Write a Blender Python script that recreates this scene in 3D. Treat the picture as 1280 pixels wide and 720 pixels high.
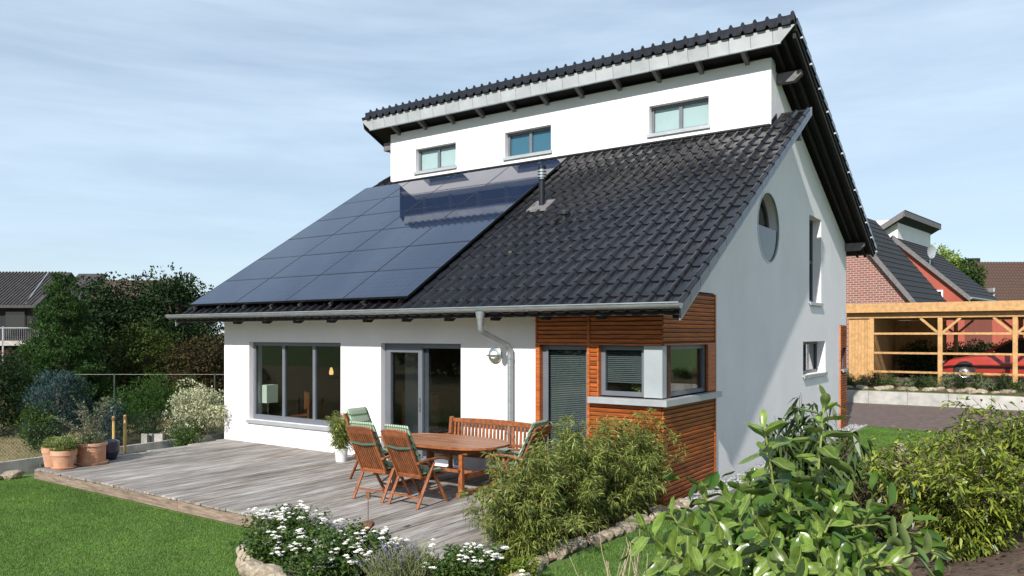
import bpy, bmesh, math, random
import numpy as np
from mathutils import Vector, Matrix
from mathutils.geometry import tessellate_polygon
R = math.radians
sc = bpy.context.scene
for o in list(bpy.data.objects): bpy.data.objects.remove(o)
rnd = random.Random(7)
rng = np.random.default_rng(11)

# ------------------------------------------------------------------ camera, sky, sun, exposure
CAM = np.array([15.436, -10.623, 2.36]); YAW = .612; FPX = 967.
cd = bpy.data.cameras.new('camera'); cam = bpy.data.objects.new('camera', cd)
sc.collection.objects.link(cam); sc.camera = cam
cam.location = CAM; cam.rotation_euler = (R(90), 0, YAW)
cd.sensor_width = 36; cd.lens = FPX/1280*36; cd.shift_y = 58.4/1280; cd.clip_end = 2000

SUN = Vector((.165, -1, .67)).normalized()          # towards the sun
world = bpy.data.worlds.new('World'); sc.world = world; world.use_nodes = True
wn = world.node_tree.nodes; wl = world.node_tree.links; wn.clear()
sky = wn.new('ShaderNodeTexSky'); sky.sky_type = 'NISHITA'; sky.sun_disc = False
sky.sun_elevation = math.asin(SUN.z); sky.sun_rotation = math.atan2(SUN.x, SUN.y)
sky.air_density = 1.0; sky.dust_density = .3; sky.ozone_density = 1.6; sky.altitude = 50
tc = wn.new('ShaderNodeTexCoord'); mp = wn.new('ShaderNodeMapping'); mp.inputs['Scale'].default_value = (1.0, 1.0, 7.5)
mp.inputs['Rotation'].default_value = (.12, .05, .4)
nz = wn.new('ShaderNodeTexNoise'); nz.inputs['Scale'].default_value = 2.1; nz.inputs['Detail'].default_value = 9; nz.inputs['Roughness'].default_value = .58
nz.inputs['Distortion'].default_value = .25
rp = wn.new('ShaderNodeMapRange'); rp.inputs[1].default_value = .3; rp.inputs[2].default_value = .75; rp.inputs[3].default_value = .42; rp.inputs[4].default_value = .9
mx = wn.new('ShaderNodeMix'); mx.data_type = 'RGBA'; mx.inputs[7].default_value = (6.6, 8.2, 9.8, 1)
bg = wn.new('ShaderNodeBackground'); bg.inputs['Strength'].default_value = .085
wo = wn.new('ShaderNodeOutputWorld')
wl.new(tc.outputs['Generated'], mp.inputs[0]); wl.new(mp.outputs[0], nz.inputs['Vector']); wl.new(nz.outputs['Fac'], rp.inputs[0])
wl.new(rp.outputs[0], mx.inputs[0]); wl.new(sky.outputs[0], mx.inputs[6]); wl.new(mx.outputs[2], bg.inputs[0]); wl.new(bg.outputs[0], wo.inputs[0])

sd = bpy.data.lights.new('sun', 'SUN'); sd.energy = 5.0; sd.angle = R(.55); sd.color = (1, .957, .90)
so = bpy.data.objects.new('sun', sd); sc.collection.objects.link(so); so.location = (0, -30, 30)
so.rotation_euler = (-SUN).to_track_quat('-Z', 'Y').to_euler()
vs = sc.view_settings; vs.view_transform = 'Standard'; vs.look = 'None'; vs.gamma = 1; vs.exposure = .38; vs.use_curve_mapping = False

# ------------------------------------------------------------------ helpers
col = sc.collection
FW = np.array([-math.sin(YAW), math.cos(YAW), 0]); RT = np.array([math.cos(YAW), math.sin(YAW), 0])
def at(px, depth, z=0.):
    p = CAM + (FW + RT*(px-640.5)/FPX)*depth; return (p[0], p[1], z)
def at3(px, py, depth):
    p = CAM + (FW + RT*(px-640.5)/FPX)*depth; return np.array((p[0], p[1], 2.36+(418.4-py)/FPX*depth))
def zpx(py, depth): return 2.36+(418.4-py)/FPX*depth

def obj(name, me, parent=None, loc=None, rot=None, kind=None):
    o = bpy.data.objects.new(name, me); col.objects.link(o)
    if parent is not None: o.parent = parent
    if loc is not None: o.location = loc
    if rot is not None: o.rotation_euler = rot
    if kind: o['kind'] = kind
    return o
def tag(o, label=None, cat=None, group=None, kind=None):
    if label: o['label'] = label
    if cat: o['category'] = cat
    if group: o['group'] = group
    if kind: o['kind'] = kind
    return o
def thing(name, label, cat, loc=(0, 0, 0), rz=0, group=None):
    o = obj(name, None, None, loc, (0, 0, rz)); o.empty_display_size = .2
    return tag(o, label, cat, group)
def copy_tree(o, parent=None):
    c = o.copy(); col.objects.link(c); c.parent = parent
    for ch in list(o.children): copy_tree(ch, c)
    return c

class MB:
    def __init__(s, fn=None): s.v = []; s.f = []; s.fn = fn
    def add(s, vs, fs):
        b = len(s.v)
        s.v += [s.fn(*p) for p in vs] if s.fn else [tuple(p) for p in vs]
        s.f += [tuple(i+b for i in f) for f in fs]; return s
    def box(s, x0, x1, y0, y1, z0, z1):
        return s.add([(x0,y0,z0),(x1,y0,z0),(x1,y1,z0),(x0,y1,z0),(x0,y0,z1),(x1,y0,z1),(x1,y1,z1),(x0,y1,z1)],
                     [(0,3,2,1),(4,5,6,7),(0,1,5,4),(1,2,6,5),(2,3,7,6),(3,0,4,7)])
    def bar(s, p, q, w, h, up=(0, 0, 1)):
        p = Vector(p); q = Vector(q); d = (q-p).normalized(); a = d.cross(Vector(up))
        if a.length < 1e-4: a = d.cross(Vector((1, 0, 0)))
        a.normalize(); b = a.cross(d).normalized(); a = a*w/2; b = b*h/2
        return s.add([p-a-b,p+a-b,p+a+b,p-a+b,q-a-b,q+a-b,q+a+b,q-a+b],
                     [(0,1,2,3),(7,6,5,4),(0,4,5,1),(1,5,6,2),(2,6,7,3),(3,7,4,0)])
    def prism(s, poly, ax, a, b):
        """poly: 2-D points (the two other axes in order), extruded along axis ax from a to b"""
        def P(p, t): l = list(p); l.insert(ax, t); return tuple(l)
        n = len(poly)
        return s.add([P(p, a) for p in poly]+[P(p, b) for p in poly],
                     [tuple(range(n))[::-1], tuple(range(n, 2*n))]+[(i,(i+1)%n,(i+1)%n+n,i+n) for i in range(n)])
    def tube(s, pts, r, n=6, cap=True):
        pts = [Vector(p) for p in pts]; rs = r if hasattr(r, '__len__') else [r]*len(pts)
        vs = []; fs = []; a = None
        for i, p in enumerate(pts):
            d = (pts[min(i+1, len(pts)-1)]-pts[max(i-1, 0)]).normalized()
            if a is None:
                a = d.cross(Vector((0, 0, 1)))
                if a.length < .1: a = d.cross(Vector((1, 0, 0)))
            a = (a-d*a.dot(d)).normalized(); b = d.cross(a)
            for k in range(n):
                t = 2*math.pi*k/n; vs.append(p+(a*math.cos(t)+b*math.sin(t))*rs[i])
        for i in range(len(pts)-1):
            for k in range(n):
                k2 = (k+1) % n; fs.append((i*n+k, i*n+k2, (i+1)*n+k2, (i+1)*n+k))
        if cap: fs += [tuple(range(n))[::-1], tuple(range((len(pts)-1)*n, len(pts)*n))]
        return s.add(vs, fs)
    def lathe(s, prof, c=(0, 0, 0), n=24, ax=2):
        vs = []; fs = []; m = len(prof)
        for k in range(n):
            t = 2*math.pi*k/n
            for r, z in prof:
                p = (r*math.cos(t), r*math.sin(t), z) if ax == 2 else (r*math.cos(t), z, r*math.sin(t)) if ax == 1 else (z, r*math.cos(t), r*math.sin(t))
                vs.append((c[0]+p[0], c[1]+p[1], c[2]+p[2]))
        for k in range(n):
            k2 = (k+1) % n
            for j in range(m-1): fs.append((k*m+j, k2*m+j, k2*m+j+1, k*m+j+1))
        return s.add(vs, fs)
    def mesh(s, name, mat, smooth=False, fix=True):
        me = bpy.data.meshes.new(name); me.from_pydata([tuple(v) for v in s.v], [], s.f)
        if fix:
            bm = bmesh.new(); bm.from_mesh(me); bmesh.ops.recalc_face_normals(bm, faces=bm.faces); bm.to_mesh(me); bm.free()
        if mat: me.materials.append(mat)
        if smooth:
            me.polygons.foreach_set('use_smooth', [True]*len(me.polygons))
            if smooth != 'all': me.set_sharp_from_angle(angle=R(40))
        return me
    def build(s, name, mat, parent=None, smooth=False, loc=None, rot=None, kind=None, bevel=0):
        o = obj(name, s.mesh(name, mat, smooth), parent, loc, rot, kind)
        if bevel:
            m = o.modifiers.new('edge', 'BEVEL'); m.width = bevel; m.segments = 2; m.limit_method = 'ANGLE'
        return o
def one(name, mat, parent, *a, **k):
    return MB().box(*a).build(name, mat, parent, **k)

def slab(loops, fn, t):
    """flat wall with holes: loops[0] outline, others holes; fn(u, v, d)"""
    m = MB(fn); allp = [p for l in loops for p in l]; n = len(allp)
    tris = tessellate_polygon([[Vector((u, v, 0)) for u, v in l] for l in loops])
    vs = [(u, v, 0) for u, v in allp]+[(u, v, t) for u, v in allp]
    fs = [tuple(a) for a in tris]+[tuple(i+n for i in a[::-1]) for a in tris]
    b = 0
    for l in loops:
        k = len(l); fs += [(b+i, b+(i+1) % k, b+(i+1) % k+n, b+i+n) for i in range(k)]; b += k
    return m.add(vs, fs)
def rect(u0, u1, v0, v1): return [(u0, v0), (u1, v0), (u1, v1), (u0, v1)]

def np_mesh(name, V, F, mat, parent=None, kind=None, smooth=False):
    """fast mesh from numpy arrays: V (n,3), F (m,k)"""
    me = bpy.data.meshes.new(name); k = F.shape[1]
    me.vertices.add(len(V)); me.vertices.foreach_set('co', np.ascontiguousarray(V, dtype=np.float32).ravel())
    me.loops.add(F.size); me.loops.foreach_set('vertex_index', F.astype(np.int32).ravel())
    me.polygons.add(len(F)); me.polygons.foreach_set('loop_start', np.arange(0, F.size, k, dtype=np.int32))
    me.update(calc_edges=True); me.materials.append(mat)
    if smooth: me.polygons.foreach_set('use_smooth', [True]*len(F))
    return obj(name, me, parent, kind=kind)

# ------------------------------------------------------------------ materials
def mat(name, c, rough=.6, var=.12, scale=4., bump=0., bscale=60., metal=0., spec=.5, c2=None, stretch=(1, 1, 1),
        rand=0., island=0., coat=0., detail=5., lo=.35, hi=.65, sep=None):
    m = bpy.data.materials.new(name); m.use_nodes = True; nt = m.node_tree; N = nt.nodes; L = nt.links
    b = N['Principled BSDF']; b.inputs['Roughness'].default_value = rough; b.inputs['Metallic'].default_value = metal
    b.inputs['Specular IOR Level'].default_value = spec; b.inputs['Coat Weight'].default_value = coat; b.inputs['Coat Roughness'].default_value = .1
    tcn = N.new('ShaderNodeTexCoord'); mpn = N.new('ShaderNodeMapping'); mpn.inputs['Scale'].default_value = stretch
    L.new(tcn.outputs['Object'], mpn.inputs[0])
    vec = mpn.outputs[0]
    if rand:   # every piece takes its own piece of the grain
        oi = N.new('ShaderNodeObjectInfo'); sh = N.new('ShaderNodeVectorMath'); sh.operation = 'ADD'
        ml = N.new('ShaderNodeMath'); ml.operation = 'MULTIPLY'; ml.inputs[1].default_value = 37.
        L.new(oi.outputs['Random'], ml.inputs[0]); L.new(vec, sh.inputs[0]); L.new(ml.outputs[0], sh.inputs[1]); vec = sh.outputs[0]
    nzn = N.new('ShaderNodeTexNoise'); nzn.inputs['Scale'].default_value = scale; nzn.inputs['Detail'].default_value = detail
    nzn.inputs['Roughness'].default_value = .62; L.new(vec, nzn.inputs['Vector'])
    r = N.new('ShaderNodeMapRange'); r.inputs[1].default_value = lo; r.inputs[2].default_value = hi; L.new(nzn.outputs['Fac'], r.inputs[0])
    mxn = N.new('ShaderNodeMix'); mxn.data_type = 'RGBA'
    a, d = (c, c2) if c2 else ([x*(1-var) for x in c], [min(1, x*(1+var)) for x in c])
    mxn.inputs[6].default_value = (*a, 1); mxn.inputs[7].default_value = (*d, 1); L.new(r.outputs[0], mxn.inputs[0])
    out = mxn.outputs[2]
    for amt, src in ((rand, 'obj'), (island, 'isl')):
        if not amt: continue
        g = N.new('ShaderNodeObjectInfo').outputs['Random'] if src == 'obj' else N.new('ShaderNodeNewGeometry').outputs['Random Per Island']
        q = N.new('ShaderNodeMapRange'); q.inputs[3].default_value = 1-amt; q.inputs[4].default_value = 1+amt; L.new(g, q.inputs[0])
        hs = N.new('ShaderNodeHueSaturation'); L.new(out, hs.inputs['Color']); L.new(q.outputs[0], hs.inputs['Value'])
        if src == 'isl':
            q2 = N.new('ShaderNodeMapRange'); q2.inputs[3].default_value = .5+.03*amt; q2.inputs[4].default_value = .5-.05*amt
            L.new(g, q2.inputs[0]); L.new(q2.outputs[0], hs.inputs['Hue'])
        out = hs.outputs[0]
    L.new(out, b.inputs['Base Color'])
    # roughness breaks up a little everywhere
    rr = N.new('ShaderNodeMapRange'); rr.inputs[1].default_value = .3; rr.inputs[2].default_value = .7
    rr.inputs[3].default_value = max(.02, rough-.07); rr.inputs[4].default_value = min(1, rough+.07)
    L.new(nzn.outputs['Fac'], rr.inputs[0]); L.new(rr.outputs[0], b.inputs['Roughness'])
    if bump:
        n2 = N.new('ShaderNodeTexNoise'); n2.inputs['Scale'].default_value = bscale; n2.inputs['Detail'].default_value = 4; L.new(vec, n2.inputs['Vector'])
        bp = N.new('ShaderNodeBump'); bp.inputs['Strength'].default_value = bump; bp.inputs['Distance'].default_value = .01
        L.new(n2.outputs['Fac'], bp.inputs['Height']); L.new(bp.outputs[0], b.inputs['Normal'])
    return m
def leafmat(name, c, rough=.5, isl=.45, trans=.3, spec=.3, big=.25):
    m = mat(name, c, rough, big, 1.3, island=isl, spec=spec, lo=.3, hi=.7)
    nt = m.node_tree; N = nt.nodes; L = nt.links; b = N['Principled BSDF']
    t = N.new('ShaderNodeBsdfTranslucent'); k = N.new('ShaderNodeMixShader'); k.inputs[0].default_value = trans
    src = b.inputs['Base Color'].links[0].from_socket
    h = N.new('ShaderNodeHueSaturation'); h.inputs['Value'].default_value = 1.5; h.inputs['Hue'].default_value = .49; L.new(src, h.inputs['Color'])
    L.new(h.outputs[0], t.inputs[0]); L.new(b.outputs[0], k.inputs[1]); L.new(t.outputs[0], k.inputs[2])
    L.new(k.outputs[0], N['Material Output'].inputs['Surface']); return m
def glassmat(name, tint=(.75, .8, .8), refl=1.0, base=.035, rough=.01):
    m = bpy.data.materials.new(name); m.use_nodes = True; nt = m.node_tree; N = nt.nodes; L = nt.links; N.clear()
    o = N.new('ShaderNodeOutputMaterial'); t = N.new('ShaderNodeBsdfTransparent'); t.inputs[0].default_value = (*tint, 1)
    g = N.new('ShaderNodeBsdfGlossy'); g.inputs['Roughness'].default_value = rough; k = N.new('ShaderNodeMixShader')
    lw = N.new('ShaderNodeLayerWeight'); lw.inputs[0].default_value = .5
    fr = N.new('ShaderNodeMath'); fr.operation = 'POWER'; fr.inputs[1].default_value = 4.; L.new(lw.outputs['Facing'], fr.inputs[0])
    a = N.new('ShaderNodeMath'); a.operation = 'MULTIPLY_ADD'; a.inputs[1].default_value = refl; a.inputs[2].default_value = base
    L.new(fr.outputs[0], a.inputs[0]); L.new(a.outputs[0], k.inputs[0]); L.new(t.outputs[0], k.inputs[1]); L.new(g.outputs[0], k.inputs[2])
    L.new(k.outputs[0], o.inputs[0]); return m
M = {}
M['plaster'] = mat('white plaster', (.765, .735, .745), .9, .035, .9, bump=.6, bscale=110, spec=.15)
M['tile'] = mat('anthracite roof tile', (.0105, .0102, .0125), .21, .3, 9, bump=.04, bscale=200, rand=.22, spec=.6)
M['tile_all'] = mat('anthracite roof tile field', (.0105, .0102, .0125), .21, .3, 9, bump=.04, bscale=200, island=.22, spec=.6)
M['roof_under'] = mat('dark roof boards', (.009, .008, .008), .85, .3, 3)
M['rafter'] = mat('dark stained rafter', (.010, .009, .009), .8, .3, 5, stretch=(8, 1, 8))
M['soffit'] = mat('pale soffit board', (.62, .60, .55), .7, .06, 4)
M['zinc'] = mat('weathered zinc', (.31, .335, .345), .42, .10, 6, metal=.55, stretch=(1, 1, 3))
M['zinc_panel'] = mat('pale zinc sheet', (.375, .39, .40), .55, .08, 3, metal=.15, rand=.08)
M['purlin'] = mat('grey painted timber', (.13, .12, .12), .7, .25, 10, bump=.2, bscale=60)
M['grey_frame'] = mat('slate grey window frame', (.115, .125, .145), .45, .05, 3)
M['dark_frame'] = mat('anthracite frame', (.055, .062, .075), .4, .08, 3)
M['sill'] = mat('pale grey aluminium sill', (.43, .45, .46), .4, .05, 3, metal=.4)
M['post_grey'] = mat('light grey corner cover', (.34, .37, .385), .45, .04, 2, metal=.2)
M['steel'] = mat('brushed steel', (.62, .62, .60), .28, .06, 30, metal=1)
M['black_pipe'] = mat('black enamelled flue', (.008, .010, .014), .45, .15, 8, spec=.3)
M['clad'] = mat('orange larch slat', (.36, .092, .017), .45, .42, 3.2, stretch=(1, 1, 16), rand=.24, bump=.12, bscale=40, spec=.45)
M['clad_y'] = mat('orange larch slat side', (.36, .092, .017), .45, .42, 3.2, stretch=(1, 1, 16), rand=.24, bump=.12, bscale=40, spec=.45)
M['clad_back'] = mat('dark backing board', (.075, .024, .009), .8, .2, 6)  # dark brown boards behind the slats
M['teak'] = mat('oiled teak', (.22, .072, .025), .42, .32, 5, stretch=(3, 3, 3), rand=.2, bump=.1, bscale=50)
M['teak_top'] = mat('worn teak top', (.20, .082, .04), .5, .4, 4, stretch=(1, 9, 9), rand=.22, bump=.12, bscale=50, c2=(.36, .17, .085))
M['deck'] = mat('silvered deck plank', (.115, .10, .09), .8, .2, 2.6, stretch=(9, .7, 4), rand=.2, bump=.45, bscale=14, c2=(.43, .405, .385), lo=.3, hi=.7, detail=8, spec=.25)
def wear(m, sc_, lo, hi, a, b):
    N = m.node_tree.nodes; L = m.node_tree.links; bs = N['Principled BSDF']; src = bs.inputs['Base Color'].links[0].from_socket
    g = N.new('ShaderNodeNewGeometry'); mp_ = N.new('ShaderNodeMapping'); mp_.inputs['Scale'].default_value = sc_; L.new(g.outputs['Position'], mp_.inputs[0])
    n = N.new('ShaderNodeTexNoise'); n.inputs['Scale'].default_value = 1; n.inputs['Detail'].default_value = 6; n.inputs['Roughness'].default_value = .65; L.new(mp_.outputs[0], n.inputs['Vector'])
    r = N.new('ShaderNodeMapRange'); r.inputs[1].default_value = lo; r.inputs[2].default_value = hi; L.new(n.outputs['Fac'], r.inputs[0])
    t = N.new('ShaderNodeMix'); t.data_type = 'RGBA'; t.inputs[6].default_value = (*a, 1); t.inputs[7].default_value = (*b, 1); L.new(r.outputs[0], t.inputs[0])
    x = N.new('ShaderNodeMix'); x.data_type = 'RGBA'; x.blend_type = 'MULTIPLY'; x.inputs[0].default_value = 1; L.new(src, x.inputs[6]); L.new(t.outputs[2], x.inputs[7]); L.new(x.outputs[2], bs.inputs['Base Color'])
wear(M['deck'], (1.6, .5, 1), .35, .68, (.72, .66, .60), (1.25, 1.25, 1.25))
wear(M['plaster'], (1.3, 1.3, .35), .3, .7, (.965, .96, .95), (1, 1, 1))
wear(M['tile'], (.7, .7, .7), .35, .7, (.8, .8, .8), (1.35, 1.3, 1.25)); wear(M['tile_all'], (.7, .7, .7), .35, .7, (.8, .8, .8), (1.35, 1.3, 1.25))
M['deck_edge'] = mat('weathered deck fascia', (.22, .165, .125), .8, .35, 4, stretch=(1, 4, 9), rand=.1, bump=.2, bscale=30, spec=.25)
M['carport'] = mat('honey spruce timber', (.43, .24, .09), .6, .2, 4, stretch=(2, 2, 2), rand=.1, bump=.1, bscale=30)
M['concrete'] = mat('pale concrete', (.37, .355, .33), .9, .2, 3, bump=.25, bscale=40, rand=.06)
M['kerb'] = mat('grey concrete kerb', (.34, .32, .29), .9, .25, 4, bump=.4, bscale=30, rand=.12)
M['stone'] = mat('sandstone rubble', (.19, .145, .10), .92, .3, 6, bump=1., bscale=16, rand=.2, c2=(.43, .365, .28), spec=.2)
M['pebble'] = mat('grey white pebble', (.24, .24, .245), .85, .3, 9, island=.7)
M['terracotta'] = mat('terracotta', (.43, .185, .095), .85, .25, 5, bump=.25, bscale=60, c2=(.52, .32, .22), rand=.1)
M['blue_glaze'] = mat('dark blue glaze', (.008, .012, .04), .12, .3, 6, coat=.6)
M['white_pot'] = mat('white ceramic', (.62, .64, .66), .4, .05, 4)
M['soil'] = mat('bark mulch', (.05, .03, .02), .95, .5, 18, bump=1., bscale=35, c2=(.14, .085, .055))
M['grass_ground'] = mat('lawn soil green', (.06, .118, .022), .95, .3, 1.2, bump=.5, bscale=60, c2=(.10, .16, .03))
M['blade'] = leafmat('grass blade', (.088, .18, .03), .6, .5, .25, .2, .32)
wear(M['grass_ground'], (.8, .8, 1), .3, .7, (.85, .9, .8), (1.15, 1.08, 1.1))
M['dry'] = mat('dry grass', (.26, .19, .095), .95, .3, 2.5, bump=.5, bscale=30, c2=(.15, .14, .05))
M['paving'] = mat('brown concrete paving', (.11, .078, .068), .85, .25, 6, bump=.2, bscale=30)
M['rust'] = mat('rusty iron', (.15, .07, .035), .8, .4, 12, bump=.4, bscale=40)
M['black_plastic'] = mat('black plastic', (.012, .013, .015), .35, .2, 6)
M['bark'] = mat('shrub bark', (.11, .08, .055), .9, .3, 8, bump=.4, bscale=40)
M['cane'] = mat('bamboo cane', (.30, .22, .08), .5, .3, 6, stretch=(1, 1, 6))
M['green_stem'] = mat('green shoot', (.22, .25, .07), .5, .3, 6)
M['dead'] = mat('dead twig', (.42, .32, .23), .8, .25, 8)
M['brick'] = None
M['inner'] = mat('interior wall', (.30, .25, .19), .9, .05, 2)
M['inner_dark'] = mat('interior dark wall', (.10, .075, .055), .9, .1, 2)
M['inner_floor'] = mat('interior floor', (.16, .11, .07), .5, .1, 2)
M['shade'] = mat('pale fabric shade', (.75, .80, .68), .8, .04, 4)
M['blind'] = mat('grey venetian blind', (.15, .165, .17), .5, .06, 3)
M['roller'] = mat('white roller blind', (.44, .50, .50), .8, .03, 3)
M['sky_blue_sheet'] = mat('blue sheet for sky in glass', (.035, .13, .20), .8, .03, 3)  # blue colour stands in for sky in the middle clerestory pane
M['glass'] = glassmat('window glass', (.8, .84, .83))
M['glass_top'] = glassmat('clerestory glass', (.9, .94, .94), 1., .03)
M['glass_blue'] = glassmat('blue clerestory glass', (.03, .10, .16), 1.2, .05)
M['glass_grey'] = glassmat('grey guard glass', (.18, .20, .22), .8, .05, .05)
M['car_red'] = mat('red car paint', (.36, .038, .026), .25, .05, 3, coat=.6)
M['car_glass'] = mat('dark car glass', (.012, .014, .016), .04, .1, 3, spec=.7)
M['tyre'] = mat('tyre rubber', (.02, .02, .02), .85, .2, 10)
M['render_red'] = mat('brick red render', (.33, .075, .05), .9, .08, 2)
M['roof_brown'] = mat('brown clay roof', (.075, .042, .03), .8, .25, 4, stretch=(3, 3, 3))
M['roof_grey'] = mat('grey old roof', (.042, .037, .036), .75, .3, 4)
M['dark_timber'] = mat('dark facade boards', (.007, .006, .009), .8, .3, 4)
M['wire'] = mat('green fence wire', (.035, .055, .042), .6, .1, 5)
M['stake'] = mat('yellow wooden stake', (.48, .32, .10), .7, .2, 8)
M['petal'] = mat('white petal', (.82, .80, .74), .6, .05, 8, island=.08)
M['purple'] = mat('lavender bloom', (.13, .09, .25), .7, .2, 8, island=.3)
def plaid():
    m = bpy.data.materials.new('green plaid cloth'); m.use_nodes = True; N = m.node_tree.nodes; L = m.node_tree.links; b = N['Principled BSDF']
    b.inputs['Roughness'].default_value = .9; b.inputs['Specular IOR Level'].default_value = .15
    t = N.new('ShaderNodeTexCoord'); s = N.new('ShaderNodeSeparateXYZ'); L.new(t.outputs['Object'], s.inputs[0])
    def stripe(sock, f, thr):
        a = N.new('ShaderNodeMath'); a.operation = 'MULTIPLY'; a.inputs[1].default_value = f; L.new(sock, a.inputs[0])
        c = N.new('ShaderNodeMath'); c.operation = 'FRACT'; L.new(a.outputs[0], c.inputs[0])
        d = N.new('ShaderNodeMath'); d.operation = 'LESS_THAN'; d.inputs[1].default_value = thr; L.new(c.outputs[0], d.inputs[0]); return d.outputs[0]
    ad = N.new('ShaderNodeMath'); ad.operation = 'ADD'; L.new(s.outputs['Y'], ad.inputs[0]); L.new(s.outputs['Z'], ad.inputs[1])
    x = stripe(s.outputs['X'], 24., .42); y = stripe(ad.outputs[0], 20., .3)
    m1 = N.new('ShaderNodeMix'); m1.data_type = 'RGBA'; m1.inputs[6].default_value = (.135, .20, .125, 1); m1.inputs[7].default_value = (.42, .47, .38, 1); L.new(x, m1.inputs[0])
    m2 = N.new('ShaderNodeMix'); m2.data_type = 'RGBA'; m2.inputs[7].default_value = (.085, .14, .085, 1); L.new(y, m2.inputs[0]); L.new(m1.outputs[2], m2.inputs[6])
    L.new(m2.outputs[2], b.inputs['Base Color']); return m
M['brass_glint'] = mat('brass shade with emitted glint', (.6, .4, .12), .3, .05, 4); M['brass_glint'].node_tree.nodes['Principled BSDF'].inputs['Emission Color'].default_value = (1, .62, .2, 1); M['brass_glint'].node_tree.nodes['Principled BSDF'].inputs['Emission Strength'].default_value = 1.2  # soft emission put in as a glint of gold on the shade
M['plaid'] = plaid(); M['strap'] = mat('dark green strap', (.05, .10, .065), .85, .1, 8)
def brickmat():
    m = bpy.data.materials.new('red brick'); m.use_nodes = True; N = m.node_tree.nodes; L = m.node_tree.links; b = N['Principled BSDF']
    b.inputs['Roughness'].default_value = .9
    t = N.new('ShaderNodeTexCoord'); k = N.new('ShaderNodeTexBrick'); mpn = N.new('ShaderNodeMapping'); mpn.inputs['Rotation'].default_value = (R(90), 0, 0)
    k.inputs['Color1'].default_value = (.26, .085, .058, 1); k.inputs['Color2'].default_value = (.17, .062, .048, 1); k.inputs['Mortar'].default_value = (.32, .26, .23, 1)
    k.inputs['Scale'].default_value = 1; k.inputs['Brick Width'].default_value = .26; k.inputs['Row Height'].default_value = .105; k.inputs['Mortar Size'].default_value = .016
    L.new(t.outputs['Object'], mpn.inputs[0]); L.new(mpn.outputs[0], k.inputs['Vector']); L.new(k.outputs[0], b.inputs['Base Color']); return m
M['brick'] = brickmat()
def panelmat():
    m = bpy.data.materials.new('solar cell glass'); m.use_nodes = True; N = m.node_tree.nodes; L = m.node_tree.links; b = N['Principled BSDF']
    b.inputs['Roughness'].default_value = .035; b.inputs['Specular IOR Level'].default_value = .5; b.inputs['Coat Weight'].default_value = .0; b.inputs['Coat Roughness'].default_value = .03
    t = N.new('ShaderNodeTexCoord'); k = N.new('ShaderNodeTexBrick'); k.offset = 0
    k.inputs['Color1'].default_value = (.012, .02, .046, 1); k.inputs['Color2'].default_value = (.014, .024, .052, 1); k.inputs['Mortar'].default_value = (.03, .045, .085, 1)
    k.inputs['Scale'].default_value = 1; k.inputs['Brick Width'].default_value = .16; k.inputs['Row Height'].default_value = .16; k.inputs['Mortar Size'].default_value = .005
    L.new(t.outputs['Object'], k.inputs['Vector']); L.new(k.outputs[0], b.inputs['Base Color']); return m
M['pv'] = panelmat()
M['pv_frame'] = mat('black panel frame', (.008, .009, .012), .4, .1, 4)
#SECTIONS
# ------------------------------------------------------------------ ground
def xbank(y): return np.interp(y, [-14, -8, -5, -2, 1.6, 7.8, 12, 20], [11.6, 11.9, 12.6, 13.2, 13.4, 12.75, 13.6, 20])
def hgt(x, y):
    x = np.asarray(x, float); y = np.asarray(y, float)
    z = np.full(np.broadcast(x, y).shape, -.2)
    bank = np.clip((x-xbank(y))*.38, 0, .95)*np.clip((12-y)/4, 0, 1)
    side = np.clip((x-6.5)/2, 0, 1)
    ramp = np.clip((y-12.8)/5.2, 0, 1)*.2*side
    rear = np.where(y > 18.15, .42+np.clip((y-18.2)/1., 0, 1)*.26, 0)*side
    return z+bank+ramp+rear
def nonuni(segs): return np.unique(np.concatenate([np.arange(a, b, s) for a, b, s in segs]).round(3))
gx = nonuni([(-420, -40, 40), (-40, 6, 2), (6, 10, .5), (10, 18, .2), (18, 40, 2), (40, 421, 40)])
gy = nonuni([(-420, -40, 40), (-40, -14, 2), (-14, 12, .25), (12, 18, .5), (18, 18.11, .1), (18.16, 19.5, .1), (20, 40, 2), (40, 461, 35)])
X, Y = np.meshgrid(gx, gy); V = np.stack([X, Y, hgt(X, Y)], -1).reshape(-1, 3)
nx, ny = len(gx), len(gy); i = (np.arange(ny-1)[:, None]*nx+np.arange(nx-1)[None]).ravel()
np_mesh('lawn', V, np.stack([i, i+1, i+1+nx, i+nx], -1), M['grass_ground'], kind='structure', smooth=True)
def sheet(name, poly, m, dz=.008, step=.25, kind='structure'):
    """a thin sheet draped on the ground inside a polygon"""
    P = np.array(poly); x0, y0 = P.min(0); x1, y1 = P.max(0)
    bm = bmesh.new(); vs = [bm.verts.new((x, y, 0)) for x, y in poly]; f = bm.faces.new(vs)
    for ax, a, b in ((0, x0, x1), (1, y0, y1)):
        c = math.ceil(a/step)*step
        while c < b-.01:
            no = (1, 0, 0) if ax == 0 else (0, 1, 0); co = (c, 0, 0) if ax == 0 else (0, c, 0)
            bmesh.ops.bisect_plane(bm, geom=bm.verts[:]+bm.edges[:]+bm.faces[:], plane_co=co, plane_no=no); c += step
    for v in bm.verts: v.co.z = float(hgt(v.co.x, v.co.y))+dz
    bmesh.ops.recalc_face_normals(bm, faces=bm.faces)
    me = bpy.data.meshes.new(name); bm.to_mesh(me); bm.free(); me.materials.append(m)
    if sum(p.normal.z for p in me.polygons) < 0: me.flip_normals()
    return obj(name, me, kind=kind)
sheet('paving', [(7.5, 12.75), (11.2, 12.75), (13.2, 12.2), (21, 12.4), (21, 18.05), (7.5, 18.05)], M['paving'], .012, .5)
sheet('dry_grass', [(-40, -30), (-.75, -30), (-.75, 30), (-40, 30)], M['dry'], .01, 4)
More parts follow.
